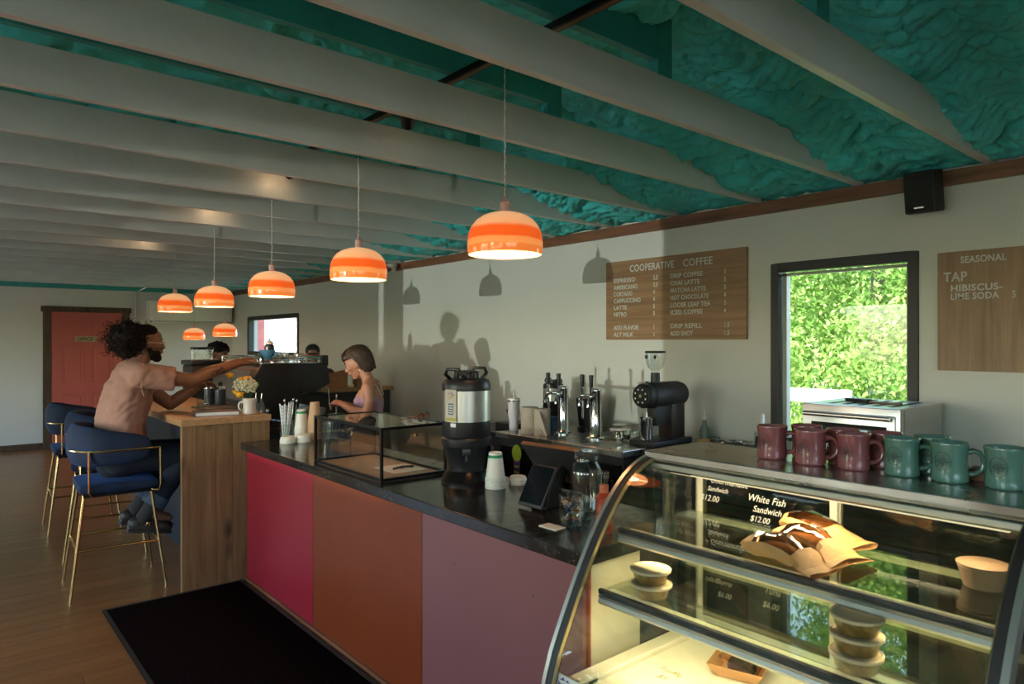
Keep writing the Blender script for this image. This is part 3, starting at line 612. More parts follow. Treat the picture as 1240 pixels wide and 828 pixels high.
# ================================================================ BAR STOOLS
def upath(n, w, d, xf):
    """U shaped plan path, open to +X"""
    pts = [(xf, -w)]
    for i in range(n+1):
        a = -PI/2-PI*i/n; c, s = math.cos(a), math.sin(a)
        pts.append((d*math.copysign(abs(c)**.72, c), w*math.copysign(abs(s)**.8, s)))
    pts.append((xf, w)); return pts
def stool(loc, rz, label):
    t = thing('bar_stool', label, 'stool', loc, rz, 'navy velvet stools along the bar')
    b = MB().box(-.22, .23, -.235, .235, .636, .706, bev=.03); b.build('seat', VELVET, t, subsurf=1)
    path = upath(22, .232, .225, .20); P = MB(); ringsz = []
    vs = []; N = len(path)
    for i, (x, y) in enumerate(path):
        u = i/(N-1); e = math.sin(PI*min(1, max(0, u)))**.5 if 0 < u < 1 else 0
        h = .085+.05*min(1, e*1.2); cz = .905+.03*e; th = .026+.010*e
        a = Vector(path[max(0, i-1)]); c = Vector(path[min(N-1, i+1)]); tg = (c-a).normalized(); nr = Vector((tg.y, -tg.x))
        vs.append([(x+nr.x*th*math.cos(q)*(1+.25*math.cos(2*q)), y+nr.y*th*math.cos(q)*(1+.25*math.cos(2*q)), cz+h*.95*math.copysign(abs(math.sin(q))**.7, math.sin(q))) for q in [2*PI*k/14 for k in range(14)]])
    for k in range(N-1): P.add(vs[k]+vs[k+1], [(i, (i+1) % 14, 14+(i+1) % 14, 14+i) for i in range(14)])
    P.add(vs[0], [tuple(range(14))]); P.add(vs[-1], [tuple(range(13, -1, -1))])
    P.build('backrest', VELVET, t, ang=60, subsurf=1)
    rod = [(x*1.13 if x < .15 else x+.01, y*1.135, .905) for x, y in upath(22, .235, .228, .215)]
    r = MB().tube(rod, .0075, 8)
    for sy in (-1, 1):
        MB().tube([(.225, sy*.266, .905), (.228, sy*.266, .67), (.222, sy*.25, .63), (.19, sy*.2, .628)], .0075, 8).build('arm_post', GOLD, t)
        MB().tube([(-.165, sy*.245, .905), (-.165, sy*.245, .66), (-.15, sy*.22, .628)], .0075, 8).build('arm_post', GOLD, t)
    r.build('back_rail', GOLD, t)
    MB().box(-.19, .20, -.2, .2, .618, .636).build('seat_frame', BLACKM, t, False)
    for sx in (-1, 1):
        for sy in (-1, 1):
            MB().cyl((sx*.185, sy*.185, .632), (sx*.262, sy*.25, .006), .0105, .0085, 10).cyl((sx*.262, sy*.25, .0), (sx*.262, sy*.25, .007), .0095).build('leg', GOLD, t)
    def lp(sx, sy, z): k = (.632-z)/.626; return (sx*(.185+.077*k), sy*(.185+.065*k), z)
    for a, b_ in (((1, -1), (1, 1)), ((-1, -1), (-1, 1)), ((-1, -1), (1, -1)), ((-1, 1), (1, 1))): MB().cyl(lp(*a, .30), lp(*b_, .30), .0075, n=8).build('footrest', GOLD, t)
    return t
stool((.905, 5.09, 0), math.radians(-3), 'nearest navy velvet bar stool, the one the man sits on')
stool((1.005, 5.98, 0), math.radians(-9), 'middle navy velvet bar stool with gold legs, empty behind the seated man')
stool((.985, 6.92, 0), math.radians(-2), 'farthest navy velvet bar stool, nearest the coral door')

# ================================================================ ON THE SERVICE COUNTER
Z = .9202
t = thing('glass_display_box', 'low glass display box with black metal frame on the stone counter', 'display box', (1.60, 2.83, Z))
fw = .0065; W, D, H = .36, .72, .258; f = MB()
for x in (0, W):
    for y in (0, D): f.box(x-fw, x+fw, y-fw, y+fw, 0, H)
for z in (.012, H-fw):
    for x in (0, W): f.box(x-fw, x+fw, fw, D-fw, z-fw, z+fw)
    for y in (0, D): f.box(fw, W-fw, y-fw, y+fw, z-fw, z+fw)
f.build('metal_frame', BLACKM, t, False, bev=.001)
for nm, a in (('glass_side', (0, .002, fw, D-fw, .02, H-.014)), ('glass_side', (W-.002, W, fw, D-fw, .02, H-.014)), ('glass_side', (fw, W-fw, 0, .002, .02, H-.014)), ('glass_side', (fw, W-fw, D-.002, D, .02, H-.014)), ('glass_lid', (fw, W-fw, fw, D-fw, H-.006, H-.003))): MB().box(*a).build(nm, GLASS, t, False)
MB().box(.007, W-.007, .007, D-.007, .002, .008).build('wooden_floor', mat('pale_birch_board', (.42, .30, .20), .5), t, False)
MB().cyl((-.008, D*.5, .21), (-.02, D*.5, .21), .006).cyl((.18, -.008, .21), (.18, -.02, .21), .006).build('knob', GOLD, t)
o = MB().box(1.74, 1.93, 2.95, 3.16, Z+.0092, Z+.0107).build('paper_sheet', PAPER, None, False); tag(o, 'white paper sheet lying inside the glass display box', 'paper')
o = MB().tube([(0, 0, 0), (.06, .01, .004), (.12, 0, 0)], .005).ell((.05, 0, .004), (.02, .012, .006)).build('serving_tongs', BLACK, None, loc=(1.78, 3.03, Z+.0165)); tag(o, 'small black tongs on the paper inside the glass box', 'tongs')
t = thing('sunglasses', 'folded tortoise sunglasses lying on top of the glass display box', 'glasses', (1.90, 2.93, Z+H+.001), .5)
for s in (-1, 1):
    MB().tube([(s*.034+.026*math.cos(a), 0, .022+.02*math.sin(a)) for a in [2*PI*i/16 for i in range(16)]], .003, 6, closed=True).build('rim', mat('tortoise_shell', (.10, .04, .015), .2), t)
    MB().lathe([(.001, 0), (.024, .001)], 16, Tr(s*.034, 0, .022) @ Rx(PI/2), caps=False).build('lens', pane('lens_glass', (.5, .4, .3), ior=2.2) if 'lens_glass' not in MATS else MATS['lens_glass'], t)
    MB().tube([(s*.062, 0, .028), (s*.06, .05, .018), (s*.03, .12, .004)], .0025, 6).build('temple', MATS['tortoise_shell'], t)
MB().tube([(-.01, 0, .026), (0, 0, .03), (.01, 0, .026)], .003, 6).build('bridge', MATS['tortoise_shell'], t)
def airpot(loc, s, label, rz=0, card=True):
    t = thing('coffee_urn', label, 'coffee urn', loc, rz)
    S_ = Matrix.Scale(s, 4); R = .113
    MB(S_).lathe([(.116, 0), (.117, .012), (.112, .02), (.097, .05), (.088, .058)], 40).build('foot', BLACKM, t)
    MB(S_).lathe([(.085, .058), (.085, .06), (.104, .165), (.109, .17)], 40).build('stand', BLACK, t)
    MB(S_).lathe([(.113, .170), (.115, .175), (.115, .205), (.109, .212), (.111, .215), (R, .22), (R, .285)], 40).build('lower_band', BLACK, t)
    MB(S_).lathe([(R-.001, .285), (R-.001, .425)], 48, caps=False).build('steel_drum', BRUSHED, t)
    MB(S_).lathe([(R, .425), (R+.001, .43), (R, .455), (.105, .472), (.085, .478), (.05, .482), (.001, .483)], 40).build('shoulder', BLACK, t)
    b = MB(S_).lathe([(.052, .478), (.052, .50), (.046, .503), (.046, .515), (.001, .517)], 20)
    for i in range(8): a = i*PI/4; b.box(-.009, .009, .046, .058, .48, .512, Rz(a), bev=.003)
    b.build('screw_lid', BLACK, t)
    for a in (.35, .35+PI):
        h = MB(S_ @ Rz(a)); h.tube([(.065, -.045, .475), (.105, -.045, .50), (.112, -.03, .523), (.112, .03, .523), (.105, .045, .50), (.065, .045, .475)], .0085, 8); h.build('carry_handle', BLACK, t)
    MB(S_ @ Rz(-2.2)).box(.085, .128, -.02, .02, .135, .17, bev=.004).cyl((.118, 0, .135), (.118, 0, .11), .007).build('tap', BLACK, t)
    MB(S_ @ Rz(-.35)).box(.100, .118, -.055, .055, .17-.10, .165, bev=.004).build('side_plate', BLACKF, t)
    if card:
        c = MB(S_ @ Rz(-2.86)).box(.1135, .1155, -.031, .031, .288, .432).build('label_card', mat('pale_floral_card', (.55, .52, .42), .5, var=.1), t, False)
        cols = [(.6, .25, .35), (.15, .2, .45), (.5, .12, .1), (.4, .45, .05), (.7, .6, .3), (.25, .4, .5)]
        for i in range(22):
            a = random.uniform(0, 6.28); rr = random.uniform(.004, .018); 
            MB(S_ @ Rz(-2.86)).ell((.1157, rr*math.cos(a)*1.2, .405+rr*math.sin(a)*1.1), (.0008, random.uniform(.002, .006), random.uniform(.002, .005)), n=8).build('printed_petal', mat('petal_print_%d' % (i % 6), cols[i % 6], .6), c)
        MB(S_ @ Rz(-2.86)).box(.1157, .116, -.014, .014, .318, .37).build('printed_mug', mat('slate_print', (.10, .13, .16), .6), c, False)
        MB(S_ @ Rz(-2.86)).box(.1156, .1158, -.030, .030, .289, .305).build('printed_band', mat('mustard_print', (.42, .38, .08), .6), c, False)
        q_ = MB(S_ @ Rz(-2.86))
        for i in range(4): q_.box(.1161, .1163, -.010, .010, .325+.011*i, .329+.011*i)
        q_.build('printed_lines', CHALK, c, False)['kind'] = 'stuff'
        MB(S_ @ Rz(-2.75)).box(.1135, .1155, -.014, .014, .263, .28).build('white_tag', WHITE, t, False)
    return t
airpot((1.93, 2.61, Z), 1.02, 'tall black and steel coffee urn on the stone counter')
def cup_prof(r0, r1, h): return [(r0, 0), (r0, .002), (r1, h), (r1+.002, h), (r1+.0015, h-.004)]
CUPW = mat('white_paper_cup', (.72, .70, .60), .55, var=.02); CUPB = mat('tan_paper_cup', (.52, .32, .17), .6, var=.03); GBAND = mat('green_print', (.01, .25, .09), .5)
def cupstack(loc, n, label, m=CUPW, band=True, rb=.030, rr=.044, h=.115, step=.0085):
    """upside-down nested cups; every cup but the top one shows just its rim"""
    t = thing('paper_cup_stack', label, 'paper cups', loc)
    for i in range(n):
        z = i*step; last = i == n-1
        b = MB(); k0 = 0 if last else .60
        prof = [(rr+.003, z), (rr+.0035, z+.003), (rr, z+.005), (rb+(rr-rb)*k0, z+(h*(1-k0)))]
        if last: prof.append((rb-.003, z+h)); prof.append((rb-.004, z+h-.006)); prof.append((.001, z+h-.006))
        b.lathe(prof, 28, caps=False); b.build('paper_cup', m, t)
    if band: z = (n-1)*step; MB().lathe([(rb+.0008+(rr-rb)*.20, z+h*.80), (rb+.0008+(rr-rb)*.09, z+h*.91)], 28, caps=False).build('printed_band', GBAND, t)
    return t
cupstack((1.945, 2.41, Z), 6, 'white paper cups with green band, upside down beside the coffee urn', h=.118)
def lidpile(loc, n, label, r=.045):
    t = thing('lid_stack', label, 'cup lids', loc)
    for i in range(n): MB(Tr(.002*math.sin(i*2), .002*math.cos(i*3), i*.006)).lathe([(r, 0), (r+.001, .004), (r-.002, .009), (r-.004, .016), (r-.008, .020), (r-.011, .018), (.001, .0165)], 28, caps=False).build('cup_lid', CUPW, t)
    return t
lidpile((2.075, 2.405, Z), 4, 'short stack of white cup lids beside the coffee urn', .042)
lidpile((1.765, 4.345, Z), 5, 'left stack of white lids in front of the straws', .047); lidpile((1.865, 4.33, Z), 6, 'right stack of white lids in front of the white cups', .047)
cupstack((1.925, 4.50, Z), 9, 'tall white paper cup stack with green band near the straws', h=.13)
cupstack((1.985, 4.42, Z+.0), 12, 'tall tan paper cup stack behind the glass box', CUPB, False, h=.13, step=.011)
def clearstack(loc, n, label, s=1.0, up=True):
    t = thing('plastic_cup_stack', label, 'plastic cups', loc)
    for i in range(n):
        z = i*.011*s; MB(Tr(0, 0, z)).lathe([(.001, .001), (.03*s, 0), (.034*s, .03), (.042*s, .10*s), (.0445*s, .101*s), (.0445*s, .104*s), (.042*s, .104*s)], 24, caps=False).build('plastic_cup', CUPG, t)
    return t
clearstack((2.02, 4.30, Z), 4, 'short clear plastic cup stack left of the tan cups', .9); clearstack((2.10, 4.36, Z), 9, 'clear plastic cup stack seen through the glass box', .9)
clearstack((2.11, 1.93, Z), 3, 'clear plastic cup stack behind the big jar', .95)
clearstack((2.03, 1.535, Z), 17, 'tall ridged clear cup stack behind the pastry case end', .95)
t = thing('straw_holder', 'glass of paper straws with blue stripes at the counter end', 'straw holder', (1.84, 4.57, Z))
MB().lathe([(.036, 0), (.038, .004), (.040, .10), (.037, .10), (.034, .006), (.001, .006)], 24, caps=False).build('glass', JARG, t)
def straw_mat():
    m, nt, p = newmat('striped_straw'); tc = ND(nt, 'ShaderNodeTexCoord'); w = ND(nt, 'ShaderNodeTexWave', i_Scale=28.0); w.bands_direction = 'DIAGONAL'; L(nt, tc.outputs['Object'], w.inputs[0])
    cr = ND(nt, 'ShaderNodeValToRGB'); cr.color_ramp.interpolation = 'CONSTANT'; cr.color_ramp.elements[0].color = (.78, .78, .75, 1); cr.color_ramp.elements[1].position = .86; cr.color_ramp.elements[1].color = (.42, .54, .62, 1); L(nt, w.outputs[0], cr.inputs[0]); L(nt, cr.outputs[0], p.inputs['Base Color']); return m
SM = straw_mat()
for i in range(11):
    a = i*2.4; r = .012+.016*(i % 3)/2; x, y = r*math.cos(a), r*math.sin(a)
    o = MB().tube([(x*.7, y*.7, .008), (x*1.9, y*1.9, .225+.012*(i % 3))], .004, 8, caps=False).build('straw', SM, None, loc=(1.84, 4.57, Z)); tag(o, 'blue striped paper straw standing in the glass at the counter end', 'straw', 'paper straws')
for i in range(3):
    a = 1+i*2; o = MB().tube([(.01*math.cos(a), .01*math.sin(a), .008), (.05*math.cos(a), .05*math.sin(a), .25)], .0028, 6).ell((.051*math.cos(a), .051*math.sin(a), .255), (.007, .004, .012)).build('stir_spoon', CHROME, None, loc=(1.90, 4.60, Z)); tag(o, 'long steel stirring spoon standing behind the straws', 'spoon', 'steel spoons behind the straws')
o = MB().lathe([(.025, 0), (.03, .002), (.03, .11), (.028, .11), (.026, .006), (.001, .006)], 20, caps=False).build('spoon_glass', JARG, None, loc=(1.90, 4.60, Z)); tag(o, 'clear glass holding the long steel spoons', 'glass')
for i, (x, y) in enumerate(((2.17, 4.52), (2.24, 4.50))):
    pass
# POS terminal and customer tablet
t = thing('sales_terminal', 'black point of sale terminal, its back towards the room', 'terminal', (2.03, 2.12, Z), math.radians(6))
MB(Tr(0, 0, .012)).box(-.06, .10, -.08, .08, -.012, .0, bev=.004).build('base', BLACK, t)
MB(Tr(.0, 0, .0)).tube([(.03, 0, .035), (.05, 0, .08), (.09, 0, .13)], [.028, .022, .018], 12).build('neck', BLACKM, t)
MB(Tr(.07, .02, .125) @ Ry(math.radians(-38))).box(-.012, .006, -.165, .165, -.11, .11, bev=.006).build('screen_housing', BLACKF, t)
MB(Tr(.07, .02, .125) @ Ry(math.radians(-38))).box(-.0125, .0065, -.163, .163, .1095, .1125).build('copper_edge', mat('copper_trim', (.45, .22, .12), .35, .7), t, False)
t = thing('customer_tablet', 'small dark customer tablet tilted on a stand beside the glass jar', 'tablet', (1.84, 2.01, Z), math.radians(2))
T_ = Tr(0, 0, .085) @ Ry(math.radians(30))
MB(T_).box(-.008, .006, -.068, .068, -.088, .088, bev=.005).build('tablet_body', BLACKF, t)
MB(T_).box(-.0095, -.008, -.061, .061, -.076, .080).build('tablet_screen', mat('black_screen_glass', (.006, .007, .010), .07), t, False)
MB().add([(.0, -.045, .0), (.13, -.045, .0), (.045, -.045, .14), (.0, .045, .0), (.13, .045, .0), (.045, .045, .14)], [(0, 1, 2), (3, 5, 4), (0, 3, 4, 1), (1, 4, 5, 2), (0, 2, 5, 3)]).build('tablet_stand', BLACK, t, False, bev=.003)
t = thing('tip_jar', 'large empty glass jar with a threaded neck on the counter', 'jar', (1.885, 1.79, Z))
MB().lathe([(.001, .004), (.045, .002), (.056, .0), (.060, .006), (.060, .165), (.057, .182), (.048, .200), (.042, .208), (.041, .215), (.044, .218), (.041, .222), (.044, .227), (.041, .231), (.044, .240), (.045, .248), (.041, .250), (.039, .245), (.038, .208), (.044, .198), (.054, .178), (.0565, .165), (.0565, .01), (.05, .007), (.001, .008)], 40, caps=False).build('glass_body', JARG, t)
t = thing('candy_glass', 'small tumbler of wrapped candies near the counter corner', 'glass', (1.752, 1.735, Z))
MB().lathe([(.001, .0), (.030, .0), (.036, .004), (.044, .028), (.0455, .11), (.0435, .11), (.042, .03), (.034, .012), (.001, .010)], 32, caps=False).build('tumbler', JARG, t)
cm_ = [mat('candy_navy', (.03, .035, .09), .35), mat('candy_silver', (.5, .47, .42), .3, .6), mat('candy_amber', (.40, .20, .09), .35)]
for i in range(16):
    a = i*2.39; r = .004+.022*((i*7 % 10)/10); z = .022+.0042*i
    o = MB(Tr(1.752+r*math.cos(a), 1.735+r*math.sin(a), Z+z) @ Matrix.Rotation(i*1.1, 4, Vector((.3, .5, .8)))).ell((0, 0, 0), (.013, .010, .006), n=10).box(-.019, -.011, -.006, .006, -.001, .001).box(.011, .019, -.006, .006, -.001, .001).build('candy', cm_[i % 3]); tag(o, 'wrapped candy in the small tumbler at the counter corner', 'candy', 'wrapped candies in the tumbler')
o = MB(Rz(.05)).box(-.026, .026, -.042, .042, 0, .0025).build('business_card', PAPER, None, False, loc=(1.685, 1.765, Z)); tag(o, 'white card lying beside the candy tumbler', 'card')
for i, (x, y, h) in enumerate(((1.775, 1.60, .165),)):
    t = thing('sauce_bottle', 'orange red sauce bottle beside the pastry case', 'bottle', (x, y, Z), 0, None)
    MB().lathe([(.026, 0), (.029, .005), (.029, h*.55), (.026, h*.62), (.029, h*.68), (.029, h*.74), (.016, h*.84)], 20).build('bottle_body', ORGP, t); MB().lathe([(.016, h*.84), (.016, h), (.001, h+.001)], 16).build('cap', mat('orange_cap', (.48, .12, .06), .4), t)
# ================================================================ PASTRY CASE
t = CASE = thing('pastry_case', 'curved glass refrigerated pastry case with a stainless top', 'display case', (0, 0, 0))
Y0, Y1 = .375, 1.475
def bez(p0, p1, p2, p3, n):
    return [tuple((1-u)**3*a+3*(1-u)**2*u*b+3*(1-u)*u*u*c+u**3*d for a, b, c, d in zip(p0, p1, p2, p3)) for u in [i/n for i in range(n+1)]]
prof = [(1.365, .50), (1.372, .585)] + bez((1.40, .665), (1.53, .93), (1.68, 1.185), (1.865, 1.195), 20)
def band(pr, y0, y1, th, inset=0):
    """strip of thickness th that follows the glass profile"""
    outp = []; inp = []
    for i, (x, z) in enumerate(pr):
        a = Vector(pr[max(0, i-1)]); b = Vector(pr[min(len(pr)-1, i+1)]); tg = (b-a).normalized(); nr = Vector((tg.y, -tg.x))
        outp.append((x-nr.x*inset, z-nr.y*inset)); inp.append((x+nr.x*th, z+nr.y*th))
    m = MB(); n = len(pr); vs = [(x, y0, z) for x, z in outp]+[(x, y0, z) for x, z in inp]+[(x, y1, z) for x, z in outp]+[(x, y1, z) for x, z in inp]
    fs = []
    for i in range(n-1): fs += [(i, i+1, n+i+1, n+i), (2*n+i, 3*n+i, 3*n+i+1, 2*n+i+1), (i, 2*n+i, 2*n+i+1, i+1), (n+i, n+i+1, 3*n+i+1, 3*n+i)]
    fs += [(0, n, 3*n, 2*n), (n-1, 3*n-1, 4*n-1, 2*n-1)]
    return m.add(vs, fs)
gl = [(x, .40+0, z) for x, z in prof]
g = MB(); g.strip([(x, Y0+.03, z) for x, z in prof], [(x, Y1-.03, z) for x, z in prof]); g.build('curved_glass', CURVEG, t, ang=90)
for nm, y0, y1, d in (('left_end_frame', Y1-.034, Y1, 1), ('right_end_frame', Y0, Y0+.034, -1)):
    band(prof, y1-.014 if d > 0 else y0, y1 if d > 0 else y0+.014, .034, .006).build(nm, ALU, t, ang=50)
    band(prof, y0 if d > 0 else y0+.014, y1-.014 if d > 0 else y1, .020, .002).build('black_gasket', BLACKF, t, ang=50)
    band(prof, y0-.004 if d > 0 else y1, y0 if d > 0 else y1+.004, .012, 0).build('brass_edge', mat('pale_brass_edge', (.60, .50, .28), .3, .8), t, ang=50)
# ends: glass with a lit cream liner low at the front
ep = prof[2:]+[(2.12, 1.195), (2.12, .58), (1.40, .58)]
for y in (Y1-.02, Y0+.012): MB().prism(ep, y, y+.004).build('end_glass', GLASS, t, False)
MB().box(1.855, 2.175, Y0, Y1, 1.195, 1.213).box(1.838, 1.86, Y0, Y1, 1.182, 1.213).build('steel_top', STEEL, t, False, bev=.003)
MB().box(1.834, 1.852, Y0+.02, Y1-.02, 1.160, 1.178).build('top_rail', ALU, t, False, bev=.003)
MB().box(1.860, 1.93, Y0+.03, Y1-.03, 1.150, 1.194).build('light_housing', mat('dark_olive_housing', (.10, .11, .09), .4), t, False, bev=.006)
MB().box(1.875, 1.915, Y0+.08, Y1-.08, 1.144, 1.1495).build('light_strip', LEDGLOW, t, False)
l = light('case_light', 'AREA', (1.895, .925, 1.142), 6.5, (1, .84, .52), rot=(0, math.radians(-12), 0), shape='RECTANGLE', size=.03, size_y=.95); l.parent = t
# digital readout
d_ = MB().box(1.853, 1.860, 1.30, 1.40, 1.150, 1.178, bev=.003).build('readout', BLACK, t)
text('41', .026, LEDR, d_, face_mx((1.8525, 1.372, 1.157), (0, -1, 0), (0, 0, 1)), 'red_digits', .0003)
# shelves with price rails
def shelf(x0, z, x1=2.06):
    s = MB().box(x0+.012, x1, Y0+.035, Y1-.035, z-.006, z).build('glass_shelf', SHELFG, t, False)
    MB().box(x0, x0+.014, Y0+.035, Y1-.035, z-.009, z+.004).build('black_lip', BLACKF, s, False)
    MB().prism([(x0+.012, z-.009), (x0-.002, z-.014), (x0+.002, z-.024), (x0-.003, z-.034), (x0+.003, z-.042), (x0+.02, z-.042), (x0+.02, z-.009)], Y0+.035, Y1-.035).build('price_rail', ALU, s, False)
    MB().box(x0+.004, x0+.006, Y0+.04, Y1-.04, z-.0245, z-.0235).build('brass_line', MATS['pale_brass_edge'], s, False)
    MB().box(x0+.0205, x0+.030, Y0+.06, Y1-.06, z-.030, z-.012).build('led_strip', LEDM, s, False); MB().box(x0+.0305, x0+.060, Y0+.04, Y1-.04, z-.0125, z-.0075).build('led_glow', LEDGLOW, s, False)  # second strip: added glow imitating the LED reflection in the shelf glass
    MB().box(x1-.03, x1, Y0+.035, Y1-.035, z-.018, z-.0065).build('rear_rail', CREAM, s, False)
    q = light('shelf_light', 'AREA', (x0+.035, .925, z-.022), 4, (1, .84, .52), rot=(0, math.radians(12), 0), shape='RECTANGLE', size=.012, size_y=.95); q.parent = t
shelf(1.665, .985); shelf(1.572, .812)
MB().box(1.40, 2.10, Y0+.02, Y1-.02, .545, .575).build('deck', CREAM, t, False); MB().box(1.42, 1.50, Y1-.10, Y1-.085, .5755, .60).box(1.42, 2.08, Y1-.10, Y1-.085, .5755, .592).build('deck_rail', CREAM, t, False, bev=.003)
MB().box(1.385, 2.16, Y0+.004, Y1-.004, .06, .544).build('lower_body', STEEL, t, False, bev=.004); MB().box(1.42, 2.12, Y0+.03, Y1-.03, 0, .06).build('plinth', BLACKF, t, False)
MB().box(1.352, 1.362, Y0, Y1, .44, .52).build('front_ledge', ALU, t, False, bev=.002)
# sliding rear doors
for a, b_, x in ((.945, Y1-.03, 2.098), (Y0+.03, .965, 2.116)):
    d_ = MB(); w = .022
    d_.box(x, x+.014, a, a+w, .585, 1.19).box(x, x+.014, b_-w, b_, .585, 1.19).box(x, x+.014, a+w, b_-w, .585, .605).box(x, x+.014, a+w, b_-w, 1.165, 1.19)
    d_ = d_.build('sliding_door', CREAM, t, False, bev=.002); MB().box(x+.005, x+.009, a+w, b_-w, .605, 1.165).build('door_glass', DARKG, d_, False)
    if x < 2.11: DG = d_
    else: DG2 = d_
MB().box(2.135, 2.16, Y0, Y0+.03, .545, 1.195).box(2.135, 2.16, Y1-.03, Y1, .545, 1.195).build('rear_post', CREAM, t, False)
CX = lambda y, z, x=2.0965: face_mx((x, y, z), (0, -1, 0), (0, 0, 1))
for s, y, z, k, par in (('t + Gourmandise', 1.43, 1.085, .030, DG), ('Sandwich', 1.40, 1.055, .024, DG), ('$12.00', 1.43, 1.018, .030, DG), ('White Fish', 1.245, 1.047, .034, DG), ('Sandwich', 1.225, 1.013, .030, DG), ('$12.00', 1.235, .980, .028, DG),
        ('Side', 1.43, .770, .028, DG), ('salad', 1.41, .735, .026, DG), ('Burro', 1.365, .735, .028, DG), ('$6.00', 1.36, .692, .026, DG), ('Tuna', 1.185, .752, .032, DG), ('$6.00', 1.19, .705, .028, DG), ('Dill', .95, .765, .036, DG2), ('Banana Bread', .83, .765, .026, DG2)):
    text(s, k, CHALK, par, CX(y, z, 2.0965 if par is DG else 2.1145), 'handwriting', .0003, .9, .35)
sgn = MB().box(1.55, 1.75, .70, 1.34, .5755, .5775).build('deck_liner', mat('cream_card', (.74, .68, .46), .6), t, False)
INKB = mat('brown_marker', (.20, .15, .07), .6)
FM = lambda x, y: face_mx((x, y, .5779), (0, -1, 0), (1, 0, 0))
text('Truffle', .034, INKB, sgn, FM(1.70, 1.315), 'handwriting', .0002, .9, .3); text('$5', .034, INKB, sgn, FM(1.655, 1.285), 'handwriting', .0002, .9, .3); text('Cookie', .034, INKB, sgn, FM(1.70, 1.10), 'handwriting', .0002, .9, .3)
t = thing('price_card', 'small white card with blue script at the foot of the curved glass', 'card', (1.392, 1.41, .5755), 0)
MB(Ry(math.radians(14))).box(0, .002, -.055, .03, 0, .036).build('card', PAPER, t, False)
MBT = Ry(math.radians(14)); o = text('Bay Bay Bread', .013, mat('blue_ink', (.04, .07, .30), .6), t, MBT @ face_mx((-.0006, .026, .006), (0, -1, 0), (0, 0, 1)), 'lettering', .0002, .9, .2, bold=.0004)
MB(MBT).add([(-.0005, -.02+.0, .020), (-.0005, -.01, .028), (-.0005, .0, .022), (-.0005, .008, .031), (-.0005, .02, .020)], [(0, 1, 2), (2, 3, 4)]).build('mountain_mark', MATS['blue_ink'], t, False)
# stacked tubs
def tub(loc, label, r=.056, grp=None):
    t = thing('food_tub', label, 'food tub', loc, 0, grp)
    MB().lathe([(.001, 0), (r*.74, 0), (r*.78, .003), (r*.93, .036), (r*.955, .038)], 32, caps=False).build('tub', pane('tub_plastic', (.80, .76, .60), .25, 1.6, 1.3) if 'tub_plastic' not in MATS else MATS['tub_plastic'], t)
    MB().lathe([(.001, .0025), (r*.72, .0025), (r*.89, .032), (.001, .034)], 32, caps=False).build('filling', SOUP, t)
    MB().lathe([(r*.95, .034), (r*1.02, .035), (r*1.03, .041), (r*.97, .043), (r*.94, .0405), (.001, .0405)], 32, caps=False).build('lid', FROST, t)
for i in range(2): tub((1.655, 1.30+.004*i, .8125+.0435*i), ('lower' if i == 0 else 'upper')+' of two lidded food tubs at the left of the middle shelf', .060)
for i in range(3): tub((1.652+.003*i, .700, .8125+.0435*i), ('bottom', 'middle', 'top')[i]+' of three lidded food tubs right of the middle shelf', .058)
kb = thing('kraft_bowl', 'kraft paper bowl at the far right of the upper shelf', 'bowl', (1.95, .525, .9855)); MB().lathe([(.001, 0), (.042, 0), (.055, .048), (.057, .049), (.055, .051), (.052, .047), (.040, .004), (.001, .004)], 32, caps=False).build('bowl', mat('dark_kraft', (.17, .10, .05), .7), kb); MB().lathe([(.057, .0505), (.058, .056), (.045, .060), (.001, .061)], 32, caps=False).build('lid', MATS['dark_kraft'], kb)
# paper sandwich bags
FILM = pane('bag_window_film', (.62, .48, .34), .08, 1.9, 1.6)
def bag(loc, rz, l, label, seed, tilt=0):
    rnd = random.Random(seed); t = thing('sandwich_bag', label, 'paper bag', loc, rz, None)
    n = 16; m = 14; V = []; base = []
    for i in range(n+1):
        u = i/n; y = -l/2+l*u
        w = .052+.030*max(0, (u-.68)/.32)-.022*max(0, (.16-u)/.16); h = (.032*math.sin(PI*min(1, .12+u*.98))**.7 if u < .9 else .004)+.0035
        row = []
        for k in range(m):
            a = 2*PI*k/m; j = .10*math.sin(a*3+u*17+seed)+rnd.uniform(-.09, .09)
            row.append((w*math.cos(a)*(1+j*.5), y+rnd.uniform(-.004, .004), max(.0005, h+h*math.sin(a)*(1+j)+.018*max(0, u-.75)*math.sin(a*2+seed))))
        V.append(row)
    b = MB(); f = MB()
    for i in range(n):
        for k in range(m):
            q = (k+1) % m; a = 2*PI*(k+.5)/m; top = .5 < a < 2.6 and 2 < i < n-5
            (f if top else b).add([V[i][k], V[i][q], V[i+1][q], V[i+1][k]], [(0, 1, 2, 3)])
    b.add(V[0], [tuple(range(m))]); b.build('kraft_paper', KRAFT, t, ang=22); f.build('film_window', FILM, t, ang=22)
    MB().ell((0, -l*.08, .026), (.036, l*.30, .020), n=12).build('sandwich', mat('baguette_crust', (.36, .17, .06), .7, bump=.4, bscale=30), t)
bag((1.755, .925, .9865), math.radians(172), .25, 'front paper sandwich bag with clear window, lowest on the upper shelf', 1)
bag((1.862, .905, .996), math.radians(166), .25, 'middle paper sandwich bag of the pile on the upper shelf', 5)
bag((1.962, .935, 1.010), math.radians(160), .26, 'rear and topmost paper sandwich bag on the upper shelf', 9)
t = thing('kraft_tray', 'kraft paper tray of dark dessert with a fork on the case deck', 'food tray', (1.86, 1.13, .5785), .3)
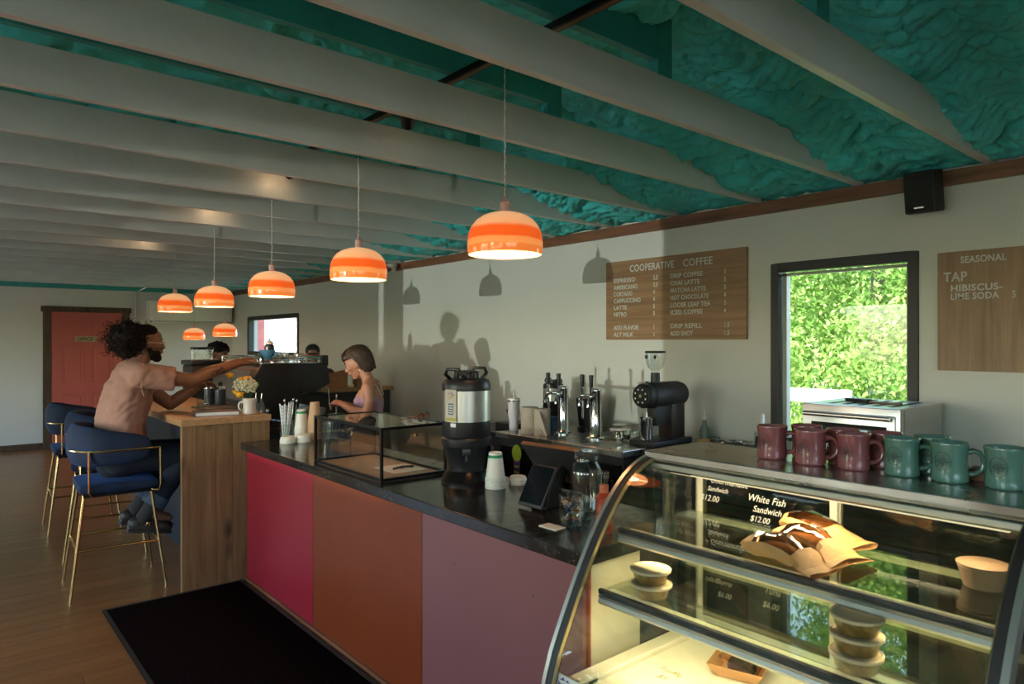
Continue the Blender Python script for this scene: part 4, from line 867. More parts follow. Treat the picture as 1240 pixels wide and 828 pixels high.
MB().add([(-.045, -.06, 0), (.045, -.06, 0), (.045, .06, 0), (-.045, .06, 0), (-.065, -.082, .036), (.065, -.082, .036), (.065, .082, .036), (-.065, .082, .036)], [(0, 1, 2, 3), (0, 4, 5, 1), (1, 5, 6, 2), (2, 6, 7, 3), (3, 7, 4, 0)]).build('tray', KRAFT, t, False, solid=.0015)
MB().box(-.035, .035, -.045, .03, .003, .045, bev=.01).build('cake', mat('dark_cake', (.05, .028, .018), .6, bump=.6, bscale=90), t); MB().add([(-.05, -.065, .03), (.05, -.065, .03), (.05, .05, .058), (-.05, .05, .058), (0, 0, .062)], [(0, 1, 4), (1, 2, 4), (2, 3, 4), (3, 0, 4)]).build('cling_film', FILM, t, False)
t = thing('kraft_tray', 'second kraft tray at the deck front, cut by the frame edge', 'food tray', (1.72, .84, .5785), .2)
MB().add([(-.045, -.06, 0), (.045, -.06, 0), (.045, .06, 0), (-.045, .06, 0), (-.06, -.078, .034), (.06, -.078, .034), (.06, .078, .034), (-.06, .078, .034)], [(0, 1, 2, 3), (0, 4, 5, 1), (1, 5, 6, 2), (2, 6, 7, 3), (3, 7, 4, 0)]).build('tray', KRAFT, t, False, solid=.0015)
# ---- mugs on the case
def mug(loc, m, label, ang=math.radians(-64), grp=None, logo=True):
    t = thing('diner_mug', label, 'mug', loc, ang, grp)
    MB().lathe([(.001, .004), (.034, .002), (.040, 0), (.0435, .004), (.0445, .014), (.0425, .035), (.0415, .055), (.0425, .078), (.0455, .096), (.0465, .101), (.0455, .1035), (.0425, .102), (.0395, .09), (.0375, .05), (.038, .012), (.001, .008)], 40, caps=False).build('cup_body', m, t)
    MB().tube([(.038, 0, .078), (.052, 0, .083), (.066, 0, .079), (.074, 0, .066), (.0755, 0, .050), (.071, 0, .034), (.058, 0, .023), (.038, 0, .021)], [.0085, .0072, .0065, .0065, .0065, .0065, .007, .009], 12).build('handle', m, t)
    if logo:
        b = MB(); R = .0435
        def onm(a, z, d=.0004): rr = float(np.interp(z, [.014, .035, .055, .078, .096], [.0445, .0425, .0415, .0425, .0455]))+d; return (rr*math.cos(a), rr*math.sin(a), z)
        ac = -2.55+math.radians(24); zc = .056
        b.tube([onm(ac+.021/R*math.cos(q), zc+.024*math.sin(q)) for q in [2*PI*i/28 for i in range(28)]], .0007, 4, closed=True)
        rn = random.Random(3)
        for i in range(14):
            q = i*2.4; rr = .003+.015*(i/14); ca = ac+rr*math.cos(q)/R; cz = zc+rr*math.sin(q)*1.05
            b.tube([onm(ca+.0045/R*math.cos(p), cz+.0045*math.sin(p)) for p in [2*PI*k/8 for k in range(8)]], .0005, 3, closed=True)
        b.tube([onm(ac-.018/R+.036/R*i/8, zc-.002+.0015*math.sin(i)) for i in range(9)], .0009, 4)
        b.tube([onm(ac+.0, zc-.004-.018*i/5) for i in range(6)], .0009, 4)
        b.build('printed_logo', INK, t)
    return t
ZC = 1.2135
ml = [((2.025, 1.115), RED, 'front red mug at the left end of the case top'), ((2.014, .987), RED, 'middle of the three front red mugs on the case'), ((2.030, .867), RED, 'front red mug next to the green ones'),
      ((2.118, 1.050), RED, 'rear red mug behind the leftmost front one'), ((2.110, .932), RED, 'rear red mug behind the gap of the second and third front ones'), ((2.120, .816), RED, 'rear red mug nearest the green mugs'),
      ((2.040, .742), GREEN, 'front green mug touching the red row'), ((2.045, .627), GREEN, 'middle front green mug on the case top'), ((2.054, .507), GREEN, 'green mug at the right edge of the picture'), ((2.130, .696), GREEN, 'rear green mug behind the first two front green ones')]
for (p, m, s) in ml: mug((*p, ZC), m, s)
o = MB().box(-.035, .035, -.03, .03, 0, .03, bev=.002).build('wooden_block', mat('brown_block', (.16, .08, .05), .6), None, loc=(2.135, .575, ZC)); tag(o, 'small brown wooden block between the two rightmost green mugs', 'block')
# ================================================================ BACK COUNTER THINGS
ZB = .9305
t = thing('convection_oven', 'stainless countertop oven in front of the right window', 'oven', (3.33, 1.215, ZB))
W, D, H = .52, .46, .345
MB().box(.02, W, 0, D, .02, H).build('casing', BRUSHED, t, False, bev=.004); MB().box(.0, .02, .0, D, .02, H, bev=.006).build('front_frame', BRUSHED, t)
dr = MB().box(-.012, -.001, .02, D-.02, .05, H-.035, bev=.004).build('door', BRUSHED, t)
MB().box(-.015, -.0125, .055, D-.055, .09, H-.085, bev=.001).build('door_window', mat('dark_oven_glass', (.02, .022, .02), .06), dr); MB().cyl((-.045, .03, H-.045), (-.045, D-.03, H-.045), .011).cyl((-.045, .05, H-.045), (-.01, .05, H-.045), .007).cyl((-.045, D-.05, H-.045), (-.01, D-.05, H-.045), .007).build('door_handle', BRUSHED, dr)
fan = MB()
for cy in (.14, .33):
    for i in range(20): a = i*PI/10; fan.tube([(-.0155, cy+.012*math.cos(a), .17+.012*math.sin(a)), (-.0155, cy+.05*math.cos(a), .17+.05*math.sin(a))], .0013, 4)
fan.build('fan_grille', ALU, dr)
v_ = MB()
for i in range(24): v_.box(.035, .042, -.002, -.0005, .04+i*.0125, .046+i*.0125)
for i in range(10):
    for j in range(5): v_.box(.08+i*.038, .104+i*.038, .06+j*.07, .085+j*.07, H+.0003, H+.002)
v_ = v_.build('vent_slots', BLACKF, t, False); v_['kind'] = 'stuff'
for x in (.04, W-.04):
    for y in (.04, D-.04): MB().cyl((x, y, 0), (x, y, .02), .015).build('foot', BLACK, t)
t = thing('oven_brush', 'long handled black brush lying on top of the oven', 'brush', (3.52, 1.40, ZB+H+.0025), math.radians(80))
MB().box(-.13, .03, -.012, .012, .0, .012, bev=.004).build('handle', mat('brush_wood', (.20, .12, .07), .5), t)
b = MB(); b.box(.03, .15, -.022, .022, .010, .020, bev=.004)
for i in range(13):
    for j in range(5): b.box(.034+i*.009, .037+i*.009, -.018+j*.009, -.014+j*.009, 0, .011)
b.build('bristle_head', BLACK, t)
t = thing('coffee_grinder', 'large black coffee grinder with a clear hopper under the menu board', 'grinder', (3.36, 2.72, ZB))
MB().box(.0, .40, -.10, .10, 0, .035, bev=.01).build('base_plate', BLACKF, t); MB().box(.24, .38, -.055, .055, .03, .27, bev=.01).build('pedestal', mat('dark_bronze_metal', (.045, .03, .025), .45, .3), t); MB().box(.10, .25, -.04, .04, .12, .27, bev=.01).build('throat', BLACKF, t)
MB(Tr(0, 0, .313) @ Ry(PI/2)).lathe([(.001, -.005), (.060, -.004), (.072, .004), (.078, .02), (.078, .055), (.076, .06), (.080, .065), (.082, .09), (.082, .36), (.074, .395), (.05, .41), (.001, .412)], 40).build('grinder_body', BLACKF, t, ang=40)
dial = MB(Tr(-.006, 0, .313) @ Ry(PI/2)).lathe([(.001, -.002), (.058, -.001), (.060, .002)], 32).build('dial_face', BLACKM, t)
b = MB()
for i in range(8): a = i*PI/4+.39; b.ell((-.009, .043*math.cos(a), .313+.043*math.sin(a)), (.001, .006, .006), n=8)
b.build('dial_marks', WHITE, dial); MB().ell((-.010, 0, .313), (.002, .010, .012)).build('dial_badge', mat('brass_badge', (.35, .30, .12), .35, .6), dial)
MB().cyl((.14, 0, .385), (.14, 0, .455), .030, .028, 20).build('hopper_collar', BLACK, t)
MB(Tr(.14, 0, .455)).lathe([(.022, 0), (.026, .012), (.048, .035), (.057, .06), (.062, .10), (.063, .125), (.061, .125), (.060, .10), (.055, .061), (.046, .037), (.022, .014)], 32, caps=False).build('hopper', JARG, t); MB(Tr(.14, 0, .58)).lathe([(.064, 0), (.066, .004), (.064, .012), (.001, .014)], 32).build('hopper_lid', BLACK, t)
MB(Tr(.14, 0, .555)).ell((-.055, .028, 0), (.006, .011, .012)).ell((-.05, -.036, 0), (.007, .010, .012)).build('hopper_clips', BLACK, t)
MB().cyl((.02, -.03, .385), (.02, -.03, .405), .012).build('top_button', BLACK, t)
t = thing('steel_pitcher', 'steel grinding cup standing on the grinder base', 'pitcher', (3.41, 2.72, ZB+.0355)); MB().lathe([(.001, 0), (.034, 0), (.038, .004), (.041, .14), (.039, .14), (.036, .008), (.001, .006)], 28, caps=False).build('cup', CHROME, t)
for i in range(3): MB().tube([(-.01+.012*i, .0, .01), (-.02+.02*i, .01, .17)], .002, 6).build('spoon', CHROME, t)
def simple(name, prof, m, loc, label, cat, n=24, group=None, extra=None):
    o = MB().lathe(prof, n, caps=False).build(name, m, None, loc=loc); tag(o, label, cat, group); return o
t = thing('insulated_tumbler', 'tall white insulated tumbler with straw left of the brown towels', 'tumbler', (3.24, 3.80, ZB), 2.4)
MB().lathe([(.001, 0), (.030, 0), (.033, .01), (.035, .09), (.043, .115), (.044, .215), (.001, .215)], 28).build('body', mat('lilac_white_enamel', (.60, .57, .60), .35), t); MB().lathe([(.0445, .215), (.0445, .226), (.001, .226)], 28).build('steel_rim', CHROME, t); MB().lathe([(.043, .226), (.042, .238), (.001, .24)], 28).build('lid', WHITE, t)
MB().cyl((0, .01, .23), (.0, .02, .30), .004).build('straw', WHITE, t); MB().tube([(.0, -.043, .06), (0, -.075, .08), (0, -.08, .16), (0, -.043, .19)], .008, 10).build('handle', WHITE, t)
t = thing('paper_towel_stack', 'folded brown paper towels standing on the cooler top', 'paper towels', (3.25, 3.60, ZB), math.radians(-8))
MB().lathe([(.001, 0), (.062, 0), (.062, .185), (.001, .185)], 28, Tr(0, .045, 0)).build('towel_roll', BROWNP if False else mat('unbleached_towel', (.50, .42, .34), .85, bump=.4, bscale=120), t); MB().lathe([(.001, 0), (.058, 0), (.058, .18), (.001, .18)], 28, Tr(.03, -.07, 0)).build('towel_roll', MATS['unbleached_towel'], t)
MB().add([(-.035, -.09, .175), (-.03, -.12, .17), (-.02, -.20, .004), (-.02, -.17, .002), (-.05, -.10, .09)], [(0, 1, 2, 3, 4)]).build('loose_sheet', MATS['unbleached_towel'], t, False, solid=.001)
airpot((3.64, 3.80, ZB), .70, 'smaller black and steel urn behind the left tap tower', 1.0, False)
t = thing('black_dispenser', 'black tapered dispenser behind the right tap tower', 'dispenser', (3.70, 3.50, ZB)); MB().lathe([(.001, 0), (.075, 0), (.075, .02), (.062, .03), (.085, .225), (.085, .235), (.05, .245), (.001, .246)], 28).build('body', BLACK, t)
mug((3.47, 3.62, ZB), mat('blue_mug_glaze', (.06, .16, .30), .25), 'blue mug between the towels and the left tap tower', -.7, None, False)
t = thing('spray_bottle', 'green topped bottle behind the paper towels', 'bottle', (3.72, 3.95, ZB-.045)); MB().lathe([(.001, 0), (.04, 0), (.04, .19), (.02, .21), (.02, .235), (.001, .236)], 20).build('bottle_body', mat('bright_green_plastic', (.01, .35, .05), .4), t); MB().lathe([(.035, .215), (.035, .24), (.001, .245)], 16).build('cap', BLACK, t)
t = thing('ladle_crock', 'black scoop leaning beside the tall urn', 'scoop', (3.42, 4.05, .8855)); MB().box(-.06, .06, -.12, .12, 0, .07, bev=.01).build('box', BLACK, t); MB().tube([(0, 0, .07), (.01, .02, .12), (-.01, .03, .17)], .01, 8).build('handle', BLACK, t)
def bowl(loc, label, r=.06):
    o = MB().lathe([(.001, 0), (r*.42, 0), (r*.40, .014), (r*.30, .022), (r*.5, .028), (r, .046), (r*1.02, .050), (r*.96, .050), (r*.45, .032), (.001, .03)], 28, caps=False).build('footed_bowl', CHROME, None, loc=loc); tag(o, label, 'bowl')
bowl((3.58, 3.10, ZB), 'small footed steel bowl on the cooler beside the tap towers', .075)
bowl((3.80, 3.28, ZB), 'shallow steel bowl against the wall behind the tap towers', .055)
for i, (x, y) in enumerate(((3.44, 2.84), (3.47, 2.93), (3.53, 2.87), (3.62, 2.90), (3.32, 2.86), (3.67, 2.96))):
    t = thing('shot_glass', ('shot glass in front of the right tap tower', 'shot glass just behind the frontmost ones', 'shot glass in the middle of the cluster by the grinder', 'shot glass touching the grinder base', 'frontmost shot glass at the cooler edge', 'rear shot glass nearest the wall by the grinder')[i], 'glass', (x, y, ZB), 0, 'shot glasses beside the grinder')
    MB().lathe([(.001, .004), (.022, 0), (.025, .004), (.029, .075), (.027, .075), (.022, .012), (.001, .01)], 20, caps=False).build('glass', JARG, t); MB().lathe([(.001, .011), (.022, .011), (.024, .04), (.001, .041)], 16, caps=False).build('contents', BLACK if i % 2 else CHROME, t); 
t = thing('trigger_bottle', 'small spray bottle standing right of the grinder', 'bottle', (3.86, 2.60, ZB)); MB().lathe([(.001, 0), (.032, 0), (.034, .01), (.034, .07), (.014, .11), (.012, .14), (.001, .141)], 18).build('bottle_body', mat('grey_green_plastic', (.16, .20, .17), .4), t); MB().box(-.03, .015, -.008, .008, .14, .16, bev=.003).cyl((0, 0, .16), (-.0, 0, .205), .005).build('trigger', WHITE, t)
o = MB().tube([(0, 0, .0), (.0, -.04, .012), (.0, -.07, .02)], [.022, .02, .012], 10).build('pastry_brush', mat('straw_bristle', (.32, .20, .07), .8), None, loc=(3.70, 2.53, ZB+.013)); tag(o, 'straw coloured pastry brush lying right of the grinder', 'brush')
t = thing('chain_pile', 'heap of small steel measuring spoons against the wall', 'spoons', (3.86, 2.42, ZB), 0)
rn = random.Random(4)
for i in range(16):
    x, y = rn.uniform(-.05, .05), rn.uniform(-.15, .12); MB(Tr(x, y, .012+.008*(i % 4)) @ Rz(rn.uniform(0, 6)) @ Rx(rn.uniform(-.3, .3))).ell((0, 0, 0), (.018, .013, .007), n=10).box(.014, .06, -.003, .003, .0, .002).build('spoon', CHROME, t)
t = thing('utensil_jar', 'short glass jar holding a white spatula left of the mugs', 'jar', (3.86, 2.19, ZB)); MB().lathe([(.001, .003), (.044, 0), (.048, .005), (.048, .10), (.045, .10), (.045, .01), (.001, .008)], 24, caps=False).build('glass', JARG, t); MB().box(-.012, .012, -.010, .010, .01, .21, bev=.003).build('spatula', WHITE, t); MB().lathe([(.001, .01), (.04, .01), (.04, .07), (.001, .07)], 16, caps=False).build('contents', mat('dark_beans', (.03, .02, .012), .5), t)
t = thing('utensil_jar', 'lidded glass jar directly left of the first red mug', 'jar', (3.86, 2.06, ZB)); MB().lathe([(.001, .003), (.044, 0), (.048, .005), (.048, .085), (.045, .085), (.045, .01), (.001, .008)], 24, caps=False).build('glass', JARG, t); MB().lathe([(.05, .085), (.05, .10), (.001, .102)], 24).build('lid', ALU, t)

# ================================================================ ON THE WOODEN BAR
ZW = 1.0905
t = thing('vase', 'glass vase of yellow and white flowers on the wooden bar', 'vase', (1.68, 4.87, ZW))
MB().lathe([(.001, .004), (.032, 0), (.036, .004), (.036, .07), (.030, .10), (.036, .13), (.034, .13), (.028, .10), (.033, .07), (.033, .008), (.001, .007)], 28, caps=False).build('glass_vase', JARG, t)
stm = MB(); rn = random.Random(12); YEL = mat('yellow_petals', (.75, .36, .015), .6, var=.2, vscale=40); WHI = mat('cream_petals', (.62, .60, .42), .7, var=.1); GRN = mat('stem_green', (.05, .10, .02), .6)
# (towards the right of the picture, depth, height) of every bloom
rt = Vector((.763, -.647, 0)); fwd = Vector((.647, .763, 0))
bl = [('y', -.115, 0, .255, .030), ('y', -.045, .02, .225, .028), ('y', .002, .0, .232, .030), ('y', -.065, -.02, .140, .027), ('y', -.028, -.04, .122, .036), ('y', -.010, .01, .19, .022), ('w', -.045, -.02, .195, .042), ('w', .018, -.03, .195, .046), ('w', .03, -.01, .165, .040), ('w', -.035, -.01, .165, .034), ('w', .005, .04, .205, .04), ('w', .052, .0, .185, .026)]
for k, a, d, z, r in bl:
    c = rt*a+fwd*d+Vector((0, 0, z)); stm.tube([(0, 0, .02), c*.35+Vector((0, 0, .05)), c], .0022, 5)
    b = MB()
    if k == 'y':
        for ring, (m, rr, tl) in enumerate(((7, 1.0, .35), (6, .75, .7), (5, .5, 1.05))):
            for i in range(m):
                q = i*2*PI/m+ring*.5; b.ell(c+Vector((math.cos(q)*r*.5*rr, math.sin(q)*r*.5*rr, math.sin(tl)*r*.35)), (r*.55*rr, r*.42*rr, r*.18), Rz(q) @ Ry(-tl), 8)
        b.ell(c, (r*.78, r*.78, r*.62), n=12); b.build('yellow_flower', YEL, t, ang=180)
    else:
        for i in range(34):
            v = Vector((rn.gauss(0, 1), rn.gauss(0, 1), rn.gauss(0, 1))).normalized()*r*rn.uniform(.6, 1); b.ell(c+v, (.010, .009, .006), Matrix.Rotation(rn.uniform(0, 3), 4, v), 6)
        b.build('white_blossom', WHI, t, ang=180)
for i in range(10):
    q = rn.uniform(0, 6.28); stm.ell(Vector((math.cos(q)*.04, math.sin(q)*.04, rn.uniform(.1, .17))), (.024, .009, .003), Rz(q) @ Ry(rn.uniform(-.8, .2)), 8)
for a, z in ((.085, .19), (-.08, .215)): stm.tube([(0, 0, .09), rt*a*.5+Vector((0, 0, .15)), rt*a+Vector((0, 0, z))], .0018, 5); stm.ell(rt*a+Vector((0, 0, z)), .009, n=8)
stm.build('stems', GRN, t)
mug((1.645, 4.70, ZW), mat('cream_mug_glaze', (.56, .50, .42), .35), 'plain cream mug beside the flower vase on the bar', math.radians(139+0), None, False)
t = thing('magazine', 'dark covered hardback book lying flat on the wooden bar', 'book', (1.455, 4.80, ZW), math.radians(-10))
MB().box(-.135, .135, -.09, .10, .0, .002).box(-.135, .135, -.09, .10, .024, .0265).box(-.137, -.1345, -.09, .10, 0, .0265).build('cover', mat('brown_book_cover', (.07, .04, .03), .35), t, False); MB().box(-.134, .131, -.088, .098, .0022, .0238).build('page_block', mat('book_pages', (.62, .60, .58), .8), t, False)
t = thing('water_glass', 'faceted water tumbler on the left of the book on the bar', 'glass', (1.40, 4.90, ZW+.0268))
MB().lathe([(.001, .006), (.036, 0), (.040, .004), (.042, .09), (.0395, .09), (.037, .012), (.001, .01)], 10, caps=False).build('tumbler', JARG, t, ang=20); MB().lathe([(.001, .011), (.0365, .0125), (.0375, .045), (.001, .0452)], 20, caps=False).build('water', pane('water', (.9, .92, .92), ior=1.33), t)
for i, (x, y) in enumerate(((1.715, 4.78), (1.745-.02, 4.70))):
    t = thing('oil_cruet', ('left' if i == 0 else 'right')+' small conical glass cruet by the mug', 'bottle', (x, y, ZW), 0, 'glass cruets')
    MB().lathe([(.001, .003), (.024, 0), (.026, .004), (.021, .05), (.009, .085), (.008, .10), (.010, .104), (.007, .104), (.006, .086), (.018, .048), (.022, .008), (.001, .006)], 20, caps=False).build('glass', JARG, t); MB().cyl((0, 0, .095), (.003, 0, .135), .003).build('spout', CHROME, t)
t = thing('pepper_mill', 'tiny chrome topped shaker at the right edge of the bar', 'shaker', (1.738, 4.625, ZW)); MB().lathe([(.001, 0), (.010, 0), (.010, .035), (.001, .036)], 14).build('body', BLACK, t); MB().lathe([(.011, .018), (.011, .03)], 14, caps=False).build('band', CHROME, t)
t = thing('bar_sink_rail', 'low dark tray on the bar behind the book', 'tray', (1.60, 5.28, ZW)); MB().box(-.13, .13, -.16, .16, 0, .008, bev=.003).build('tray', BLACKF, t); MB().box(-.12, .12, -.15, .15, .0082, .0095).build('mesh_mat', GREYC, t, False)
# espresso side
ZE = .9205
t = thing('espresso_machine', 'big black espresso machine with a cup rail on top', 'espresso machine', (1.98, 5.60, ZE))
side = [(.02, .03), (.28, .03), (.36, .08), (.40, .17), (.40, .235), (.55, .235), (.66, .30), (.635, .47), (.10, .47), (.03, .37), (-.05, .16), (-.05, .05)]
MB().prism(side, .03, 1.0).build('body', BLACKF, t, False, bev=.006)
MB().prism([(x*1.0, z) for x, z in [(-.06, .02), (.30, .02), (.38, .07), (.41, .16), (.40, .24), (.56, .235), (.68, .30), (.65, .478), (.08, .478), (.02, .38), (-.06, .17)]], .0, .028).build('side_panel', BLACK, t, False, bev=.006); MB().prism([(x, z) for x, z in [(-.06, .02), (.30, .02), (.38, .07), (.41, .16), (.40, .24), (.56, .235), (.68, .30), (.65, .478), (.08, .478), (.02, .38), (-.06, .17)]], 1.0, 1.028).build('side_panel', BLACK, t, False, bev=.006)
MB(Tr(-.052, 0, .10)).box(-.008, .0, .06, .97, -.05, .33, Ry(math.radians(12))).build('rear_panel', mat('warm_grey_panel', (.09, .075, .065), .35, .3), t, False)
MB().box(.07, .62, .02, 1.0, .479, .485).build('cup_tray', STEEL, t, False)
r_ = MB()
for z in (.505, .528): r_.tube([(.08, .02, z), (.62, .02, z), (.62, 1.0, z), (.08, 1.0, z)], .007 if z > .52 else .004, 8, closed=True)
for x, y in ((.08, .02), (.62, .02), (.08, 1.0), (.62, 1.0), (.08, .5), (.62, .5)): r_.cyl((x, y, .48), (x, y, .528), .006)
r_.build('cup_rail', CHROME, t); MB().box(.60, .66, -.01, .04, .45, .545, bev=.01).build('corner_block', BLACK, t)
for y in (.2, .5, .8):
    pf = MB().cyl((.52, y, .235), (.52, y, .205), .04, n=18).tube([(.55, y, .215), (.62, y, .208), (.74, y-.02, .185)], [.012, .013, .015], 10).build('portafilter', BLACK, t); MB().cyl((.52, y, .228), (.52, y, .236), .042, n=18).build('group_ring', CHROME, pf)
MB().box(.40, .66, .05, .97, .02, .08).build('drip_tray', STEEL, t, False, bev=.004); MB().tube([(.60, .06, .29), (.68, .05, .25), (.69, .04, .09)], .006, 8).build('steam_wand', CHROME, t)
for x in (.03, .5):
    for y in (.08, .92): MB().cyl((x, y, 0), (x, y, .03), .022).build('foot', CHROME, t)
BRIGHTG = pane('bright_tumbler_glass', (.9, .9, .88), .02, 2.6)
for i, (x, y) in enumerate(((.10, .14), (.17, .10), (.13, .27), (.26, .10), (.25, .24), (.38, .12), (.16, .42), (.36, .34), (.47, .26))):
    t = thing('milk_glass', 'upside down tumbler on the espresso machine cup rail', 'glass', (2.03+x, 5.60+y, ZE+.4855), 0, 'tumblers stacked on the espresso machine')
    MB().lathe([(.038, 0), (.036, .05), (.030, .075), (.001, .077), (.001, .07), (.028, .069), (.034, .05), (.036, 0)], 14, caps=False).build('tumbler', BRIGHTG, t, ang=20)
t = thing('syrup_bottle', 'dark bottle with a white cap on the espresso machine', 'bottle', (2.28, 6.02, ZE+.4855)); MB().lathe([(.001, 0), (.040, 0), (.042, .01), (.042, .14), (.03, .155), (.001, .156)], 24).build('bottle_body', mat('dark_syrup_glass', (.03, .02, .03), .15), t); MB().lathe([(.036, .155), (.03, .175), (.012, .185), (.008, .21), (.001, .212)], 18).build('cap', WHITE, t)
t = thing('grinder_station', 'black espresso grinder beyond the machine', 'grinder', (1.98, 6.98, ZE)); MB().box(-.12, .14, -.12, .2, 0, .44, bev=.02).build('housing', BLACKF, t); MB().box(-.13, .15, -.13, .21, .44, .485, bev=.008).build('top_tray', BLACK, t)
for i in range(3):
    t = thing('glass_carafe', ('left', 'middle', 'right')[i]+' of three black lidded glass carafes beyond the reaching arm', 'carafe', (1.90+.075*i, 6.92+.02*i, ZE+.4855)); MB().lathe([(.001, .002), (.030, 0), (.033, .004), (.033, .10), (.031, .10), (.030, .008), (.001, .006)], 20, caps=False).build('glass', JARG, t); MB().lathe([(.036, .10), (.036, .125), (.001, .127)], 20).build('lid', BLACK, t)
for i, (x, y) in enumerate(((1.655, 5.62), (1.70, 5.50))):
    t = thing('steel_canister', ('left', 'right')[i]+' dark canister with a bright steel rim on the bar', 'canister', (x, y, ZW)); MB().lathe([(.001, 0), (.038, 0), (.040, .005), (.040, .125), (.001, .126)], 24).build('canister', mat('slate_canister', (.03, .035, .042), .35), t); MB().lathe([(.041, .125), (.041, .15), (.001, .152)], 24).build('steel_rim', CHROME, t); MB().ell((0, 0, .165), (.02, .02, .02)).build('lid_knob', BLACK, t)
t = thing('paper_bag', 'brown paper bag standing on the rear oak counter', 'bag', (3.36, 6.95, 1.0855), math.radians(-20)); MB().add([(-.10, -.06, 0), (.12, -.06, 0), (.12, .06, 0), (-.10, .06, 0), (-.09, -.05, .15), (.13, -.04, .20), (.125, .04, .19), (-.08, .045, .15)], [(0, 3, 2, 1), (0, 1, 5, 4), (1, 2, 6, 5), (2, 3, 7, 6), (3, 0, 4, 7)]).build('bag', BROWNP, t, False, solid=.003)
for i, (a, l, w) in enumerate(((3.62, 'small brown carton on the rear oak counter', .055),)):
    o = MB().box(-w, w, -.05, .05, 0, .09, bev=.002).build('carton', BROWNP, None, loc=(a, 6.90, 1.0855)); tag(o, l, 'carton')
o = MB().lathe([(.03, 0), (.034, .003), (.034, .025), (.03, .03), (.022, .03), (.022, 0)], 20, caps=False).build('tape_roll', PAPER, None, loc=(3.50, 6.86, 1.0855)); tag(o, 'roll of pale tape on the rear oak counter', 'tape')
cup = thing('coffee_cup', 'blue cup of latte held out by the reaching man', 'cup', (1.905, 5.07, 1.452))
BL = mat('sky_blue_glaze', (.06, .23, .42), .18, Coat_Weight=.5)
MB().lathe([(.001, .003), (.026, 0), (.028, .006), (.040, .022), (.054, .050), (.0575, .068), (.0555, .069), (.051, .05), (.036, .02), (.001, .012)], 36, caps=False).build('cup_body', BL, cup); MB().lathe([(.001, .060), (.0535, .060)], 30, caps=False).build('latte', mat('latte_foam', (.50, .27, .13), .5), cup)
MB().tube([(.03, -.045, .055), (.045, -.062, .052), (.045, -.06, .03), (.028, -.035, .022)], .004, 8).build('handle', BL, cup)
# ================================================================ PEOPLE
def hand(b, M, side=1, curl=(.3, .4, .3), spread=.10, thumb=.5, s=1.0):
    """wrist at the origin, fingers to +X, back of the hand +Z, thumb on the side*+Y side"""
    o = b.M; b.M = o @ M @ Matrix.Scale(s, 4)
    b.cap((-.02, 0, 0), (.03, 0, 0), .024, .026)
    for i, y in enumerate((.030, .010, -.010, -.028)):
        y *= side; b.cap((.015, y*.6, 0), (.085-.004*abs(i-1), y, 0), .015, .0118)
    for i, (y, l) in enumerate(((.031, .068), (.0105, .076), (-.0105, .071), (-.030, .056))):
        y *= side; p = Vector((.085-.004*abs(i-1), y, 0)); a = 0; yaw = spread*(1.5-i)*side*.5; r = .0098
        for j, f in enumerate((.44, .31, .25)):
            a += curl[j]*(1+.12*i); d = Vector((math.cos(a)*math.cos(yaw), math.sin(yaw), -math.sin(a))); q = p+d*l*f*1.12; b.cap(p, q, r, r-.0011); p = q; r -= .0011
    p = Vector((.018, .024*side, -.004))
    for l, (dx, dy, dz), r in ((.040, (.70, .62, -.30), .0155), (.032, (.85, .30, -.30-thumb*.5), .0118), (.026, (.92, .0, -.30-thumb*.7), .0105)):
        q = p+Vector((dx, dy*side, dz)).normalized()*l; b.cap(p, q, r, r-.001); p = q
    b.M = o
def frame(loc, x, z):
    x = Vector(x).normalized(); z = Vector(z); z = (z-x*z.dot(x)).normalized(); y = z.cross(x)
    M = Matrix((x, y, z)).transposed().to_4x4(); M.translation = Vector(loc); return M
def head_shape(b, H, neck=None, w=1.0, jaw=1.0):
    """face towards +X of H, origin at eye height between the ears"""
    o = b.M; b.M = o @ H
    b.ell((-.022, 0, .045), (.098, .077*w, .082)); b.ell((.020, 0, .005), (.070, .067*w, .095)); b.ell((.028, 0, -.060), (.052, .052*w*jaw, .048)); b.ell((.060, 0, -.095), (.026, .026*w, .022))
    b.ell((.052, 0, .045), (.042, .055*w, .042)); b.cap((.078, -.030, .022), (.078, .030, .022), .013)
    b.cap((.086, 0, .016), (.108, 0, -.024), .0085, .0125); b.ell((.098, .011, -.028), (.010, .008, .008)); b.ell((.098, -.011, -.028), (.010, .008, .008))
    b.ell((.090, 0, -.052), (.012, .024, .0065)); b.ell((.088, 0, -.066), (.012, .021, .007)); b.ell((.074, 0, -.055), (.022, .030, .020))
    for s in (-1, 1):
        b.ell((.056, .040*s*w, -.018), (.030, .024, .026)); b.ell((-.008, .078*s*w, -.006), (.019, .009, .031), Rz(-.35*s)); b.ell((-.002, .080*s*w, -.026), (.010, .007, .012))
    b.M = o
def eyes(parent, T, H, skin, iris=(.05, .03, .015)):
    w = mat('eye_white', (.62, .58, .54), .25); k = mat('dark_iris', iris, .15)
    for s in (-1, 1):
        e = MB(T @ H).ell((.0745, .031*s, .000), .0128).build('eye', w, parent); MB(T @ H).ell((.0845, .0315*s, -.001), (.004, .0062, .0062)).build('iris', k, e)
        MB(T @ H).ell((.0735, .031*s, .006), (.0145, .0155, .0095)).build('eyelid', skin, parent)
        MB(T @ H).tube([(.088, .014*s, .026), (.090, .030*s, .031), (.078, .048*s, .027)], [.0035, .004, .002], 6).build('eyebrow', HAIRD, parent)

